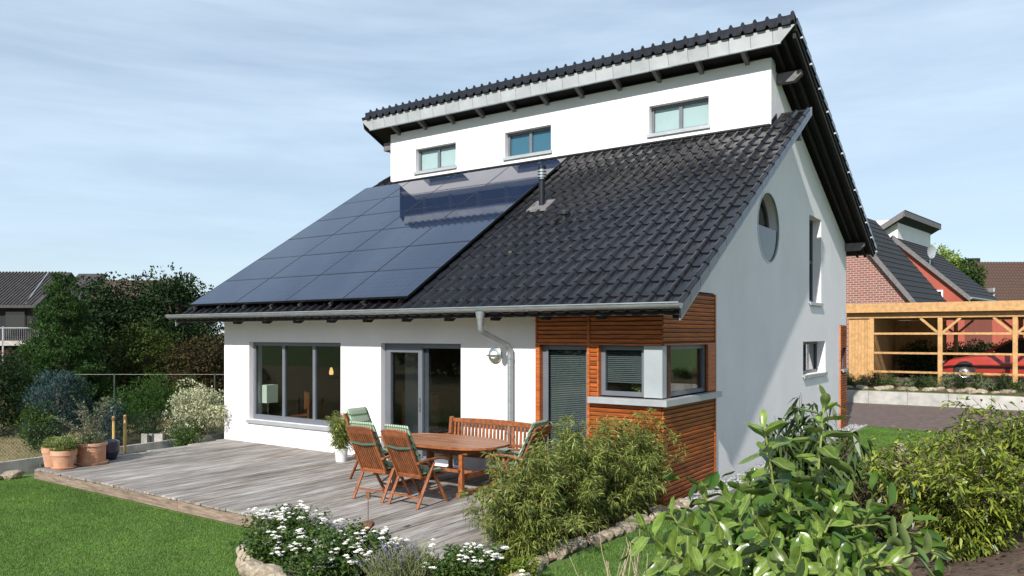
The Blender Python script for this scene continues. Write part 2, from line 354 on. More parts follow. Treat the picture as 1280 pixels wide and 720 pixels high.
sheet('flower_bed', [(7.75, -4.33), (10.36, -4.33), (10.36, -.02), (10.8, .4), (10.82, -3.6), (11.05, -4.5), (10.7, -5.3), (9.9, -5.7), (8.6, -5.45), (7.9, -5.1)], M['soil'], .03, .3)
sheet('shrub_bed', [(12.0, -8), (12.7, -5), (13.3, -2), (13.5, 1.6), (12.9, 7.6), (14.2, 8.2), (19, 8), (19, -9.5)], M['soil'], .02, .3)
sheet('planting_strip', [(9.0, 18.32), (19, 18.32), (19, 19.0), (9.0, 19.0)], M['soil'], .02, .3)

# ------------------------------------------------------------------ the house
W, D = 10.685, 12.3
H = thing('house', 'white plastered house with dark tiled lean-to roofs, solar array and orange timber corner', 'house')
FR = lambda u, v, d: (u, d, v)               # front wall: u = x, v = z, d = depth inwards
EA = lambda u, v, d: (W-d, u, v)             # right gable: u = y
CL = lambda u, v, d: (u, 5.375+d, v)         # clerestory
KL, KU = .635, .455
tl = lambda y: 2.70+KL*(y+.8)                # lower tile plane
tu = lambda y: 8.5-KU*(y-4.9)                # upper tile plane
HL = 2.2                                     # lintel height
wall = slab([rect(0, 8.47, -.25, 3.02), rect(.905, 3.82, .5, HL), rect(4.93, 6.88, .03, HL)], FR, .34).build('wall', M['plaster'], H)
cw = [(.95, 2.38), (3.99, 5.37), (7.97, 9.36)]
slab([rect(0, W, 6.35, 8.03)]+[rect(a, b, 6.86, 7.49) for a, b in cw], CL, .3).build('clerestory_wall', M['plaster'], H)
ccy, ccz, ccr = 5.2, 4.53, .71
circ = [(ccy+ccr*math.cos(t), ccz+ccr*math.sin(t)) for t in np.linspace(0, 2*math.pi, 49)[:-1]]
su = lambda y: tu(y)-.3
gable = [(2.15, -.25), (11.5, -.25), (11.5, 2.62), (D, 2.62), (D, su(D)), (5.68, su(5.68)), (5.68, tl(5.68)-.2), (.06, tl(.06)-.2), (.06, 3.06), (2.15, 3.06)]
slab([gable, circ, rect(8.37, 9.5, 3.14, 5.2), rect(7.82, 9.93, 1.42, HL)], EA, .34).build('gable_wall', M['plaster'], H)
MB().box(W-.34, W-.002, 5.375+.3, 5.682, 6.4, 8.0).build('gable_wall', M['plaster'], H)
WE = lambda u, v, d: (d, u, v)
slab([[(.342, -.25), (D, -.25), (D, su(D)), (5.68, su(5.68)), (5.68, tl(5.68)-.2), (.342, tl(.342)-.2)]], WE, .34).build('gable_wall', M['plaster'], H)
slab([rect(.342, W-.342, -.25, 4.9)], lambda u, v, d: (u, D-d, v), .34).build('back_wall', M['plaster'], H)
one('plinth', M['concrete'], H, .02, 8.46, .004, .3, -.3, -.252)
# rooms behind the glass
one('room_floor', M['inner_floor'], H, .35, W-.35, .345, 11.9, -.1, .02)
one('room_ceiling', M['inner'], H, .35, W-.35, .345, 11.9, 2.52, 2.6)
one('room_wall', M['inner_dark'], H, .35, 7.2, 4.3, 4.4, .02, 2.52)
one('room_wall', M['inner_dark'], H, 8.3, 8.4, .345, 6.0, .02, 2.52)
one('room_wall', M['inner_dark'], H, 8.4, W-.36, 3.2, 3.3, .02, 2.52)
one('room_wall', M['inner_dark'], H, .36, .42, .5, 4.3, .02, 2.52)
one('pillar', M['plaster'], H, 4.25, 4.6, 1.4, 1.6, .02, 2.5)
one('upper_room_wall', M['inner_dark'], H, .36, W-.36, 8.2, 8.3, 2.6, 6.6)
one('upper_room_wall', M['inner_dark'], H, 7.2, 7.3, 1.0, 11.9, 2.6, 3.9)

def window(u0, u1, z0, z1, fn, depth=.11, fw=.075, mull=(), trans=(), fm='grey_frame', gm='glass', sill=True, name='window', proud=.05, ft=.07, sillm='sill', bottom=None, parent=None):
    m = MB(lambda a, b, c: fn(a, b, c))
    bw = bottom if bottom is not None else fw
    m.box(u0, u0+fw, z0, z1, depth, depth+ft); m.box(u1-fw, u1, z0, z1, depth, depth+ft)
    m.box(u0+fw, u1-fw, z0, z0+bw, depth+.001, depth+ft-.001); m.box(u0+fw, u1-fw, z1-fw, z1, depth+.001, depth+ft-.001)
    us = [u0+fw]+[x for x in mull]+[u1-fw]
    for x in mull: m.box(x-.04, x+.04, z0+bw, z1-fw, depth+.002, depth+ft-.002)
    for z in trans: m.box(u0+fw, u1-fw, z-.04, z+.04, depth+.003, depth+ft-.003)
    w = m.build(name, M[fm], parent or H)
    for a, b in zip(us[:-1], us[1:]):
        MB(fn).box(a-.01, b+.01, z0+bw-.01, z1-fw+.01, depth+.034, depth+.042).build('pane', M[gm], w)
    if sill:
        s = MB(fn); s.box(u0-.04, u1+.04, z0-.035, z0-.003, -proud, depth-.002); s.box(u0-.04, u1+.04, z0-.075, z0-.036, -proud, -proud+.025)
        s.build('sill', M[sillm], w)
    return w
window(.905, 3.82, .5, HL, FR, mull=(1.93, 2.9), bottom=.11)
dr = window(4.93, 6.88, .03, HL, FR, fm='grey_frame', mull=(), sill=False, name='sliding_door', fw=.09)
dr2 = MB(FR)                                   # the sliding leaf in front of the fixed one
dr2.box(5.0, 5.1, .1, 2.12, .085, .14).box(5.8, 5.9, .1, 2.12, .085, .14).box(5.1, 5.8, .1, .22, .086, .139).box(5.1, 5.8, 2.03, 2.12, .086, .139)
dr2.build('door_leaf', M['grey_frame'], dr)
MB(FR).box(5.9, 6.0, .1, 2.12, .15, .21).build('door_leaf', M['dark_frame'], dr)
MB(FR).tube([(5.85, .95, .06), (5.85, 1.2, .06)], .012, 8).build('handle', M['steel'], dr)
for k, (a, b) in enumerate(cw):
    w = window(a, b, 6.86, 7.49, CL, depth=.14, fw=.06, mull=((a+b)/2,), fm='grey_frame', gm='glass_top')
    MB(CL).box(a+.03, b-.03, 6.88, 7.47, .195, .20).build('blind_or_sky_sheet', M['sky_blue_sheet' if k == 1 else 'roller'], w)  # middle sheet is painted sky blue for the glass, the others are blinds
one('attic_wall', M['inner_dark'], H, .36, W-.36, 7.0, 7.1, 6.4, 7.6)
w = window(8.37, 9.5, 3.14, 5.2, EA, depth=.2, fm='dark_frame', trans=(4.15,), sillm='sill')
w = window(7.82, 9.93, 1.42, HL, EA, depth=.2, fm='dark_frame', mull=(8.85,), sillm='sill')
MB(EA).box(8.98, 9.05, 1.5, 2.13, .18, .2).build('casement_stile', M['roller'], w)
# round window with its half-moon guard
def ring(r0, r1, d0, d1, fn, n=48):
    m = MB(fn); vs = []; fs = []
    for k in range(n):
        t = 2*math.pi*k/n
        for r, d in ((r0, d0), (r1, d0), (r1, d1), (r0, d1)): vs.append((ccy+r*math.cos(t), ccz+r*math.sin(t), d))
    for k in range(n):
        for j in range(4): fs.append((k*4+j, ((k+1) % n)*4+j, ((k+1) % n)*4+(j+1) % 4, k*4+(j+1) % 4))
    return m.add(vs, fs)
rw = ring(.62, .708, .2, .28, EA).build('round_window', M['dark_frame'], H)
slab([[(ccy+.63*math.cos(t), ccz+.63*math.sin(t)) for t in np.linspace(0, 2*math.pi, 41)[:-1]]], lambda u, v, d: EA(u, v, d+.23), .01).build('pane', M['glass'], rw)
ring(.698, .724, -.012, .03, EA).build('rim', M['sill'], rw)
slab([[(ccy+.695*math.cos(t), ccz+.695*math.sin(t)) for t in np.linspace(math.pi, 2*math.pi, 25)]], lambda u, v, d: EA(u, v, d+.02), .012).build('guard', M['glass_grey'], rw)
# timber corner: backing boards, openings, slats
bf = slab([rect(8.472, W, -.25, 3.02), rect(8.55, 9.45, .02, HL), rect(9.64, W-.02, 1.40, HL)], FR, .3).build('timber_front', M['clad_back'], H)
bs = slab([rect(.301, 2.148, -.25, 3.04), rect(.32, 1.78, 1.40, HL)], EA, .3).build('timber_side', M['clad_back'], H)
slat_cache = {}
def slats(parent, u0, u1, z0, z1, side, pitch=.068):
    L = round(u1-u0, 3); key = (L, side)
    if key not in slat_cache:
        m = MB()
        prof = [(0, 0), (-.012, .004), (-.026, .044), (-.026, .054), (0, .054)]     # chamfered rhombus slat
        m.prism(prof, 0, 0, L)
        me = m.mesh('slat', M['clad_y'] if side else M['clad']); slat_cache[key] = me
    n = int((z1-z0+.014)/pitch)
    for k in range(n):
        z = z0+k*pitch+(z1-z0-n*pitch+.014)/2
        if side: obj('slat', slat_cache[key], parent, (W+.002, u0, z), (0, 0, R(90)))
        else: obj('slat', slat_cache[key], parent, (u0, -.002, z))
slats(bf, 8.50, 9.435, HL+.03, 2.97, 0); slats(bf, 9.485, W+.0, HL+.03, 2.97, 0)
slats(bf, 9.485, W+.0, -.2, 1.30, 0); slats(bf, 9.485, 9.615, 1.40, HL+.02, 0)
slats(bs, .0, 2.10, HL+.03, 3.02, 1); slats(bs, .0, 2.10, -.2, 1.30, 1); 
m = MB().box(8.472, 8.5, -.034, -.002, -.2, 2.99).box(9.437, 9.483, -.036, -.002, -.2, 2.99).box(8.5, 9.437, -.038, -.002, HL-.004, HL+.024).box(9.483, W, -.038, -.002, HL-.004, HL+.024)
m.box(9.617, 9.642, -.036, .1, 1.4, HL-.006).box(8.5, 8.552, -.034, .1, .02, HL-.006)
m.build('corner_trim', M['clad'], bf)
MB().box(W-.0, W+.034, 2.102, 2.15, -.2, 3.04).box(W+.0, W+.033, 1.78, 2.1, 1.42, HL+.02).box(W+.0, W+.037, .0, 2.1, HL, HL+.026).build('corner_trim', M['clad_y'], bs)
one('lining', M['inner'], bf, 8.56, W-.32, .32, .33, 2.21, 2.5)
tw = window(8.552, 9.437, .03, HL-.006, FR, depth=.07, fw=.075, sill=False, name='terrace_door')
MB(FR).box(8.63, 8.665, .1, HL-.05, .05, .075).build('door_leaf', M['grey_frame'], tw)
def blind(u0, u1, z0, z1, d, parent):
    m = MB(FR); z = z0
    while z < z1:
        m.add([(u0, z, d), (u1, z, d), (u1, z+.02, d+.022), (u0, z+.02, d+.022)], [(0, 1, 2, 3)]); z += .03
    for u in (u0+.2*(u1-u0), u1-.2*(u1-u0)): m.box(u-.002, u+.002, z0, z1, d-.004, d-.002)
    m.build('venetian_blind', M['blind'], parent, kind='stuff')
blind(8.62, 9.37, .12, 2.12, .14, tw)
kw = window(9.642, 10.40, 1.42, HL-.006, FR, depth=.06, fw=.07, sill=False)
blind(9.71, 10.33, 1.62, 2.13, .13, kw)
sw = window(.14, 1.78, 1.42, HL-.003, EA, depth=.03, fw=.06, sill=False, fm='grey_frame')
MB().box(10.40, W-.002, -.012, .10, 1.42, HL-.004).box(W-.0025, W+.012, -.012, .14, 1.42, HL-.004).build('corner_post', M['post_grey'], H)
s = MB(); s.prism([(9.50, -.13), (W+.13, -.13), (W+.13, 2.17), (W-.04, 2.17), (W-.04, .06), (9.50, .06)], 2, 1.365, 1.40)
s.prism([(9.50, -.13), (W+.13, -.13), (W+.13, 2.17), (W+.11, 2.17), (W+.11, -.11), (9.50, -.11)], 2, 1.305, 1.364)
s.build('sill', M['sill'], H)
# rear timber corner
br = slab([rect(11.5, D-.002, -.25, 2.618), rect(11.62, D-.1, 1.40, 2.0)], EA, .3).build('timber_side', M['clad_back'], H)
slats(br, 11.52, D-.005, 2.0, 2.60, 1); slats(br, 11.52, D-.005, -.2, 1.30, 1)
MB().box(W, W+.036, 11.49, 11.518, -.2, 2.61).build('corner_trim', M['clad_y'], br)
window(11.62, D-.1, 1.42, 2.0, EA, depth=.05, proud=.09)

# ---- lower roof: board, rafters, gutter, tiles
XL, XR = -.72, W+.62
roof = MB()
pr = lambda y0, y1, t0, t1, f: [(y0, f(y0)-t1), (y1, f(y1)-t1), (y1, f(y1)-t0), (y0, f(y0)-t0)]
roof.prism(pr(-.74, 5.374, .02, .1, tl), 0, XL+.02, XR-.03)
roof.prism(pr(5.374, 6.1, .02, .1, tl), 0, XL+.02, -.003); roof.prism(pr(5.374, 6.1, .02, .1, tl), 0, W+.003, XR-.03)
roof = roof.build('roof', M['roof_under'], H)
sf = MB(); sf.prism(pr(-.70, -.002, .105, .125, tl), 0, XL+.05, W); sf.build('soffit', M['soffit'], roof)
raf = MB().prism([(-.66, tl(-.66)-.13), (-.004, tl(0)-.13), (-.004, tl(0)-.28), (-.54, tl(-.54)-.28), (-.66, tl(-.66)-.2)], 0, -.05, .05).mesh('rafter', M['rafter'])
for k in range(13): obj('rafter', raf, roof, (-.62+k*.965 if k < 12 else XR-.12, 0, 0))
for x in (XL+.01, XR-.03):
    MB().prism(pr(-.76, 6.12, -.0, .17, tl), 0, x, x+.028).build('verge_board', M['zinc'], roof)
MB().prism(pr(-.3, 5.9, .13, .16, tl), 0, W+.002, XR-.035).build('verge_soffit', M['plaster'], roof)
one('eave_board', M['rafter'], roof, XL, XR-.04, -.755, -.742, tl(-.75)-.1, tl(-.75)-.03)
# gutter
def half_round(x0, x1, y, z, r, n=10):
    m = MB(); vs = []; fs = []
    ang = [math.pi+math.pi*k/n for k in range(n+1)]
    for x in (x0, x1):
        for a in ang: vs.append((x, y+r*math.cos(a), z+r*math.sin(a)))
        for a in ang[::-1]: vs.append((x, y+(r-.006)*math.cos(a), z+(r-.006)*math.sin(a)))
    k = 2*(n+1)
    for j in range(k): fs.append((j, (j+1) % k, (j+1) % k+k, j+k))
    m.add(vs, fs)
    for x in (x0, x1): m.prism([(y+r*math.cos(a), z+r*math.sin(a)) for a in ang], 0, x-.003, x+.003)
    return m
GY, GZ = -.83, 2.79
g = half_round(-.86, XR+.02, GY, GZ, .078)
g.tube([(-.86, GY-.08, GZ+.003), (XR+.02, GY-.08, GZ+.003)], .011, 8)
gut = g.build('gutter', M['zinc'], H, smooth=True)
ringm = half_round(0, .022, GY, GZ, .083).mesh('bracket', M['zinc'], True)
for k in range(16): obj('bracket', ringm, gut, (-.7+k*.79, 0, 0))
dp = MB(); px = 7.95
dp.lathe([(.085, 0), (.08, -.05), (.055, -.14), (.048, -.2)], (px, GY, GZ-.06), 14)
dp.tube([(px, GY, GZ-.24), (px, GY, GZ-.33), (px+.01, GY+.05, GZ-.39), (px+.05, -.17, GZ-.6), (px+.06, -.1, GZ-.68), (px+.06, -.1, GZ-.78), (px+.06, -.1, -.05)], .045, 12)
dsp = dp.build('downspout', M['zinc'], H, smooth=True)
for z in (1.95, .7): MB().lathe([(.045, 0), (.053, .003), (.053, .03), (.045, .033)], (px+.06, -.1, z), 12).build('pipe_clip', M['zinc'], dsp)

# tiles: a pan with a roll on its right, sharing one mesh
TW, TG = .2445, .355
TLs = TG*math.sqrt(1+KL*KL)
tprof = [(0, .012), (.010, .0), (.085, -.004), (.160, .0), (.168, .036), (.183, .06), (.203, .068), (.224, .056), (.2435, .014)]
def tile_arrays(length, lift=.022, lip=.022):
    V = []; n = len(tprof)
    for s, dz in ((0., lift), (.012, lift+.003), (length+.05, .0)):
        V += [(x, s, z+dz) for x, z in tprof]
    V += [(x, .004, z+lift-lip if z < .02 else z*.35+lift-lip) for x, z in tprof]
    F = []
    for a, b in ((0, 1), (1, 2)):
        F += [(a*n+i, a*n+i+1, b*n+i+1, b*n+i) for i in range(n-1)]
    F += [(3*n+i, 3*n+i+1, i+1, i) for i in range(n-1)]
    F += [(3*n, 0, n, n), ]
    F = [f for f in F if len(set(f)) == 4]
    return np.array(V), np.array(F)
tV, tF = tile_arrays(TLs)
tme = bpy.data.meshes.new('tile'); tme.from_pydata(tV.tolist(), [], tF.tolist()); tme.materials.append(M['tile'])
tme.polygons.foreach_set('use_smooth', [True]*len(tme.polygons)); tme.set_sharp_from_angle(angle=R(34))
ang = math.atan(KL); ncol = int((XR-XL)/TW); x0 = XR-ncol*TW+.005
slots = []
for r in range(19):
    y = -.83+r*TG
    for c in range(ncol):
        x = x0+c*TW
        if y+TG > 5.42 and -.15 < x < W+.0: continue
        if y > 5.9: continue
        cov = (-.35 < x < 5.95) and (-.45 < y < 4.75)
        p = np.array((x, y, tl(y)))-CAM; slots.append((cov, float(np.linalg.norm(p)), x, y))
slots.sort()
near = [s for s in slots if not s[0]][:262]; keep = set(id(s) for s in near)
for cov, d, x, y in near:
    obj('tile', tme, roof, (x, y, tl(y)+rnd.uniform(-.002, .002)), (ang+rnd.uniform(-.004, .004), rnd.uniform(-.006, .006), rnd.uniform(-.004, .004)))
def tile_field(rest, V0, F0, a, flip, plane, parent, name='tile_field'):
    ca, sa = math.cos(a), math.sin(a)
    Vr = np.stack([V0[:, 0], V0[:, 1]*ca-V0[:, 2]*sa, V0[:, 1]*sa+V0[:, 2]*ca], -1)
    if flip: Vr = Vr*np.array([-1, -1, 1])
    off = np.array([(x, y, plane(y)) for x, y in rest])
    off[:, 2] += rng.uniform(-.002, .002, len(off))
    V = (Vr[None]+off[:, None]).reshape(-1, 3); F = (F0[None]+(np.arange(len(rest))*len(V0))[:, None, None]).reshape(-1, F0.shape[1])
    o = np_mesh(name, V, F, M['tile_all'], parent, 'stuff', True); o.data.set_sharp_from_angle(angle=R(34)); return o
tile_field([(s[2], s[3]) for s in slots if id(s) not in keep], tV, tF, ang, False, tl, roof)
# verge flange of the lower roof, one folded piece per course, with small clips
vf = MB().prism([(0, -.10), (TG*.97, -.10+TG*.97*KL-.02), (TG*.97, TG*.97*KL+.03), (0, .055)], 0, 0, .022).mesh('verge_tile', M['tile'])
for r in range(19): obj('verge_tile', vf, roof, (XR+.0005, -.83+r*TG, tl(-.83+r*TG)))
flash = MB().box(0, W, 5.26, 5.374, tl(5.3)+.05, tl(5.3)+.085); flash.build('flashing', M['black_plastic'], roof)
MB().prism([(5.36, tl(5.36)+.02), (5.7, tl(5.7)+.02), (5.7, tl(5.7)+.13), (5.36, tl(5.36)+.13)], 0, W, W+.02).build('flashing', M['black_plastic'], roof)
one('purlin', M['purlin'], roof, W, XR-.05, 5.35, 5.5, tl(5.4)-.36, tl(5.4)-.2)

# ---- flue, vent, lamp
fy = 2.75; fx = 6.8; fz = tl(fy)
fl = MB().lathe([(.0, -.2), (.062, -.2), (.062, .58), (.075, .58), (.075, .60), (.0, .60)], (fx, fy, fz), 18).build('flue', M['black_pipe'], H, smooth=True)
c = MB().lathe([(.05, .60), (.05, .86), (.0, .86)], (fx, fy, fz), 16)
for z in (.64, .70, .76): c.lathe([(.05, z), (.095, z+.0), (.095, z+.018), (.05, z+.03)], (fx, fy, fz), 18)
c.build('cowl', M['steel'], fl, smooth=True)
MB().lathe([(.0, .82), (.085, .82), (.085, .875), (.0, .885)], (fx, fy, fz), 18).build('cap', M['black_pipe'], fl, smooth=True)
MB().add([(fx-.24, fy-.22, tl(fy-.22)+.095), (fx+.24, fy-.22, tl(fy-.22)+.095), (fx+.24, fy+.16, tl(fy+.16)+.095), (fx-.24, fy+.16, tl(fy+.16)+.095),
          (fx-.24, fy-.22, tl(fy-.22)+.05), (fx+.24, fy-.22, tl(fy-.22)+.05), (fx+.24, fy+.16, tl(fy+.16)+.05), (fx-.24, fy+.16, tl(fy+.16)+.05)],
         [(0, 1, 2, 3), (7, 6, 5, 4), (0, 4, 5, 1), (1, 5, 6, 2), (2, 6, 7, 3), (3, 7, 4, 0)]).build('flashing', M['purlin'], fl)
vy, vx = 2.04, 7.77
MB().lathe([(.05, -.1), (.05, .12), (.11, .13), (.11, .19), (.09, .2), (0, .2)], (vx, vy, tl(vy)+.02), 14).build('roof_vent', M['black_plastic'], H, smooth=True)
lm = thing('wall_lamp', 'round steel wall lamp on white plaster beside the downspout', 'lamp', (7.64, 0, 2.01))
MB().lathe([(0, -.002), (.135, -.002), (.135, -.03), (.105, -.045), (.0, -.045)], n=24, ax=1).build('plate', M['steel'], lm, smooth=True)
MB().lathe([(.07, -.045), (.07, -.06), (.05, -.085), (0, -.095)], n=20, ax=1).build('globe', M['shade'], lm, smooth=True)
MB().box(-.11, .11, -.115, -.10, -.012, .012).box(-.11, -.095, -.105, -.03, -.012, .012).box(.095, .11, -.105, -.03, -.012, .012).build('bracket', M['steel'], lm)

# ---- upper roof
UX0, UX1 = -.66, W+.62
up = MB().prism([(4.86, tu(4.86)-.02), (13.05, tu(13.05)-.02), (13.05, tu(13.05)-.16), (4.95, tu(4.95)-.16)], 0, UX0+.02, UX1-.02).build('upper_roof', M['roof_under'], H)
raf2 = MB().prism([(4.98, tu(4.98)-.165), (5.37, tu(5.37)-.165), (5.37, tu(5.37)-.32), (4.98, tu(4.98)-.30)], 0, -.045, .045).mesh('rafter', M['purlin'])
for k in range(11): obj('rafter', raf2, up, (.35+k*.985, 0, 0))
for k in range(3):
    x = UX1-.06-k*.2
    MB().prism([(5.0, tu(5.0)-.165), (13.0, tu(13.0)-.165), (13.0, tu(13.0)-.27), (5.0, tu(5.0)-.27)], 0, x-.03, x+.03).build('verge_rafter', M['rafter'], up)
one('ceiling_board', M['roof_under'], up, 0, W, 5.3755, 5.68, 8.031, 8.06)
# zinc fascia sheets along the high edge
fz1, fz0 = 8.41, 8.13
nf = 27; fw_ = (UX1-UX0)/nf
for k in range(nf):
    a = UX0+k*fw_; b = a+fw_-.008; a2, b2 = a, b
    if k == 0: a2 = a+.3
    if k == nf-1: b2 = b-.3
    MB().add([(a2, 4.915, fz0), (b2, 4.915, fz0), (b, 4.865, fz1), (a, 4.865, fz1), (a2, 4.94, fz0), (b2, 4.94, fz0), (b, 4.89, fz1), (a, 4.89, fz1)],
             [(0, 1, 2, 3), (7, 6, 5, 4), (0, 4, 5, 1), (1, 5, 6, 2), (2, 6, 7, 3), (3, 7, 4, 0)]).build('fascia_panel', M['zinc_panel'], up)
MB().add([(UX0+.3, 4.945, fz0+.005), (UX1-.3, 4.945, fz0+.005), (UX1-.02, 4.895, fz1), (UX0+.02, 4.895, fz1), (UX0+.3, 4.965, fz0+.005), (UX1-.3, 4.965, fz0+.005), (UX1-.02, 4.915, fz1), (UX0+.02, 4.915, fz1)], [(0, 1, 2, 3), (7, 6, 5, 4), (0, 4, 5, 1), (1, 5, 6, 2), (2, 6, 7, 3), (3, 7, 4, 0)]).build('fascia_board', M['roof_under'], up)  # unseen backing added to stop sunlight leaking between the panels
MB().box(UX0+.3, UX1-.3, 4.895, 4.95, fz0-.025, fz0-.002).build('drip_edge', M['zinc'], up)
# high-edge tiles with a drop in front
V = []; n = len(tprof)
for s, dz in ((0., .0), (.0, .045), (.4, .045-.4*KU)): V += [(x, s, z+dz-(.13 if (s == 0 and dz == 0) else 0)) for x, z in tprof]
V = [(x, y-(.0), z) for x, y, z in V]
F = [(a*n+i, a*n+i+1, (a+1)*n+i+1, (a+1)*n+i) for a in (0, 1) for i in range(n-1)]
Vb = [(x, y+.02, z-.012) for x, y, z in V]; F += [tuple(j+3*n for j in f[::-1]) for f in F]
hm = bpy.data.meshes.new('ridge_tile'); hm.from_pydata(V+Vb, [], F); hm.materials.append(M['tile'])
for p in hm.polygons: p.use_smooth = True
hm.set_sharp_from_angle(angle=R(34))
nt_ = int((UX1-UX0)/TW)
for k in range(nt_): obj('ridge_tile', hm, up, (UX1-(k+1)*TW, 4.80, tu(4.80)+.0))
uTL = TG*math.sqrt(1+KU*KU); uV, uF = tile_arrays(uTL)
rest = [(UX1-k*TW, 13.08-r*TG) for r in range(23) for k in range(nt_) if 13.08-r*TG > 5.2]
tile_field(rest, uV, uF, math.atan(KU), True, tu, up)
MB().prism([(4.9, tu(4.9)-.03), (13.06, tu(13.06)-.03), (13.06, tu(13.06)-.16), (4.98, tu(4.98)-.16)], 0, UX1-.019, UX1-.003).build('verge_board', M['rafter'], up)
MB().prism([(4.9, tu(4.9)-.03), (13.06, tu(13.06)-.03), (13.06, tu(13.06)-.26), (4.98, tu(4.98)-.26)], 0, UX0+.003, UX0+.019).build('verge_board', M['rafter'], up)
uf = MB().prism([(0, -.085), (TG*.98, -.085-TG*.98*KU+.05), (TG*.98, .07-TG*.98*KU), (0, .03)], 0, 0, .03).mesh('verge_tile', M['tile'])
clip = MB().box(.0, .05, 0, .04, -.11, -.075).mesh('verge_clip', M['zinc_panel'])
for r in range(23):
    y = 4.9+r*TG; obj('verge_tile', uf, up, (UX1, y, tu(y))); r % 2 or obj('verge_clip', clip, up, (UX1-.002, y+TG*.9, tu(y+TG*.9)-.01))
def purlin(y, z, x1, up_end):
    MB().prism([(W-.05, z-.09), (x1-.0, z-.09), (x1-.0, z+.0), (x1-.08, z+.09), (W-.05, z+.09)] if False else [(W-.05, z-.1), (x1-.14, z-.1), (x1, z+.02), (x1, z+.1), (W-.05, z+.1)], 1, y-.08, y+.08).build('purlin', M['purlin'], up)
purlin(5.80, su(5.8)-.105, W+.5, 0); purlin(12.2, su(12.2)-.105, W+.5, 0); 
MB().box(-.32, .0, 5.42, 5.6, 7.62, 7.84).build('purlin', M['purlin'], up)
one('eave_gutter', M['zinc'], up, UX0, UX1, 13.06, 13.18, tu(13.1)-.16, tu(13.1)-.05)

# ------------------------------------------------------------------ solar array
PV = thing('solar_array', 'array of dark blue solar panels in four columns on the tiled roof', 'solar panels', (-.38, -.52, tl(-.52)))
cosl = math.sqrt(1+KL*KL); pw, ph = 1.642, .902*cosl
pvm = MB().box(.012, pw-.012, .012, ph-.012, .0, .036).mesh('solar_panel', M['pv'])
frm = MB().box(0, pw-.006, 0, .011, -.004, .038).box(0, pw-.006, ph-.017, ph-.006, -.004, .038).box(0, .011, .011, ph-.017, -.004, .038).box(pw-.017, pw-.006, .011, ph-.017, -.004, .038).mesh('panel_frame', M['pv_frame'])
nrm = np.array((0, -KL, 1))/cosl; slp = np.array((0, 1, KL))/cosl
for cidx in range(4):
    for r in range(6):
        p = np.array((cidx*pw, 0, 0))+slp*(r*ph)+nrm*.15
        o = obj('solar_panel', pvm, PV, tuple(p), (ang+rnd.uniform(-.0015, .0015), rnd.uniform(-.001, .001), 0)); obj('panel_frame', frm, o)
for k in range(8):
    x = .2+k*.88
    p = np.array((x, 0, 0))+nrm*.105; a = p-slp*.05; b = p+slp*(6*ph-.1)
    if k < 7 or True: MB().bar(a, b, .04, .04, up=tuple(nrm)).build('rail', M['black_plastic'], PV)
    if k < 7: MB().bar(p-slp*.075+nrm*.0, p-slp*.01+nrm*.0, .06, .055, up=tuple(nrm)).build('end_clamp', M['steel'], PV)
# ------------------------------------------------------------------ deck
DK = thing('wooden_deck', 'silver grey weathered timber deck along the front of the white house', 'deck', (0, 0, 0))
dy0 = -4.27; k = 0; x = .0; pc = {}
while x < 10.3:
    y0 = dy0+rnd.choice((0, .004, -.006, .008)) if x > .6 else dy0*max(x, .03)/.62
    y1 = -.036 if x > 8.4 else -.006
    key = (round(y0, 3), y1)
    if key not in pc: pc[key] = MB().box(0, .138, y0, y1, -.03, 0).mesh('plank', M['deck'])
    obj('plank', pc[key], DK, (x, 0, rnd.uniform(-.0025, .0015)), (0, rnd.uniform(-.006, .006), 0)); x += .145
for a, b in ((.6, 5.05), (5.055, 9.4), (9.405, 10.3)): one('fascia_board', M['deck_edge'], DK, a, b, dy0+.02, dy0+.045, -.19, -.034)
MB().box(.05, 10.25, -3.9, -.1, -.1, -.04).box(.64, 10.25, dy0+.05, -3.91, -.1, -.04).build('bearer', M['roof_under'], DK)

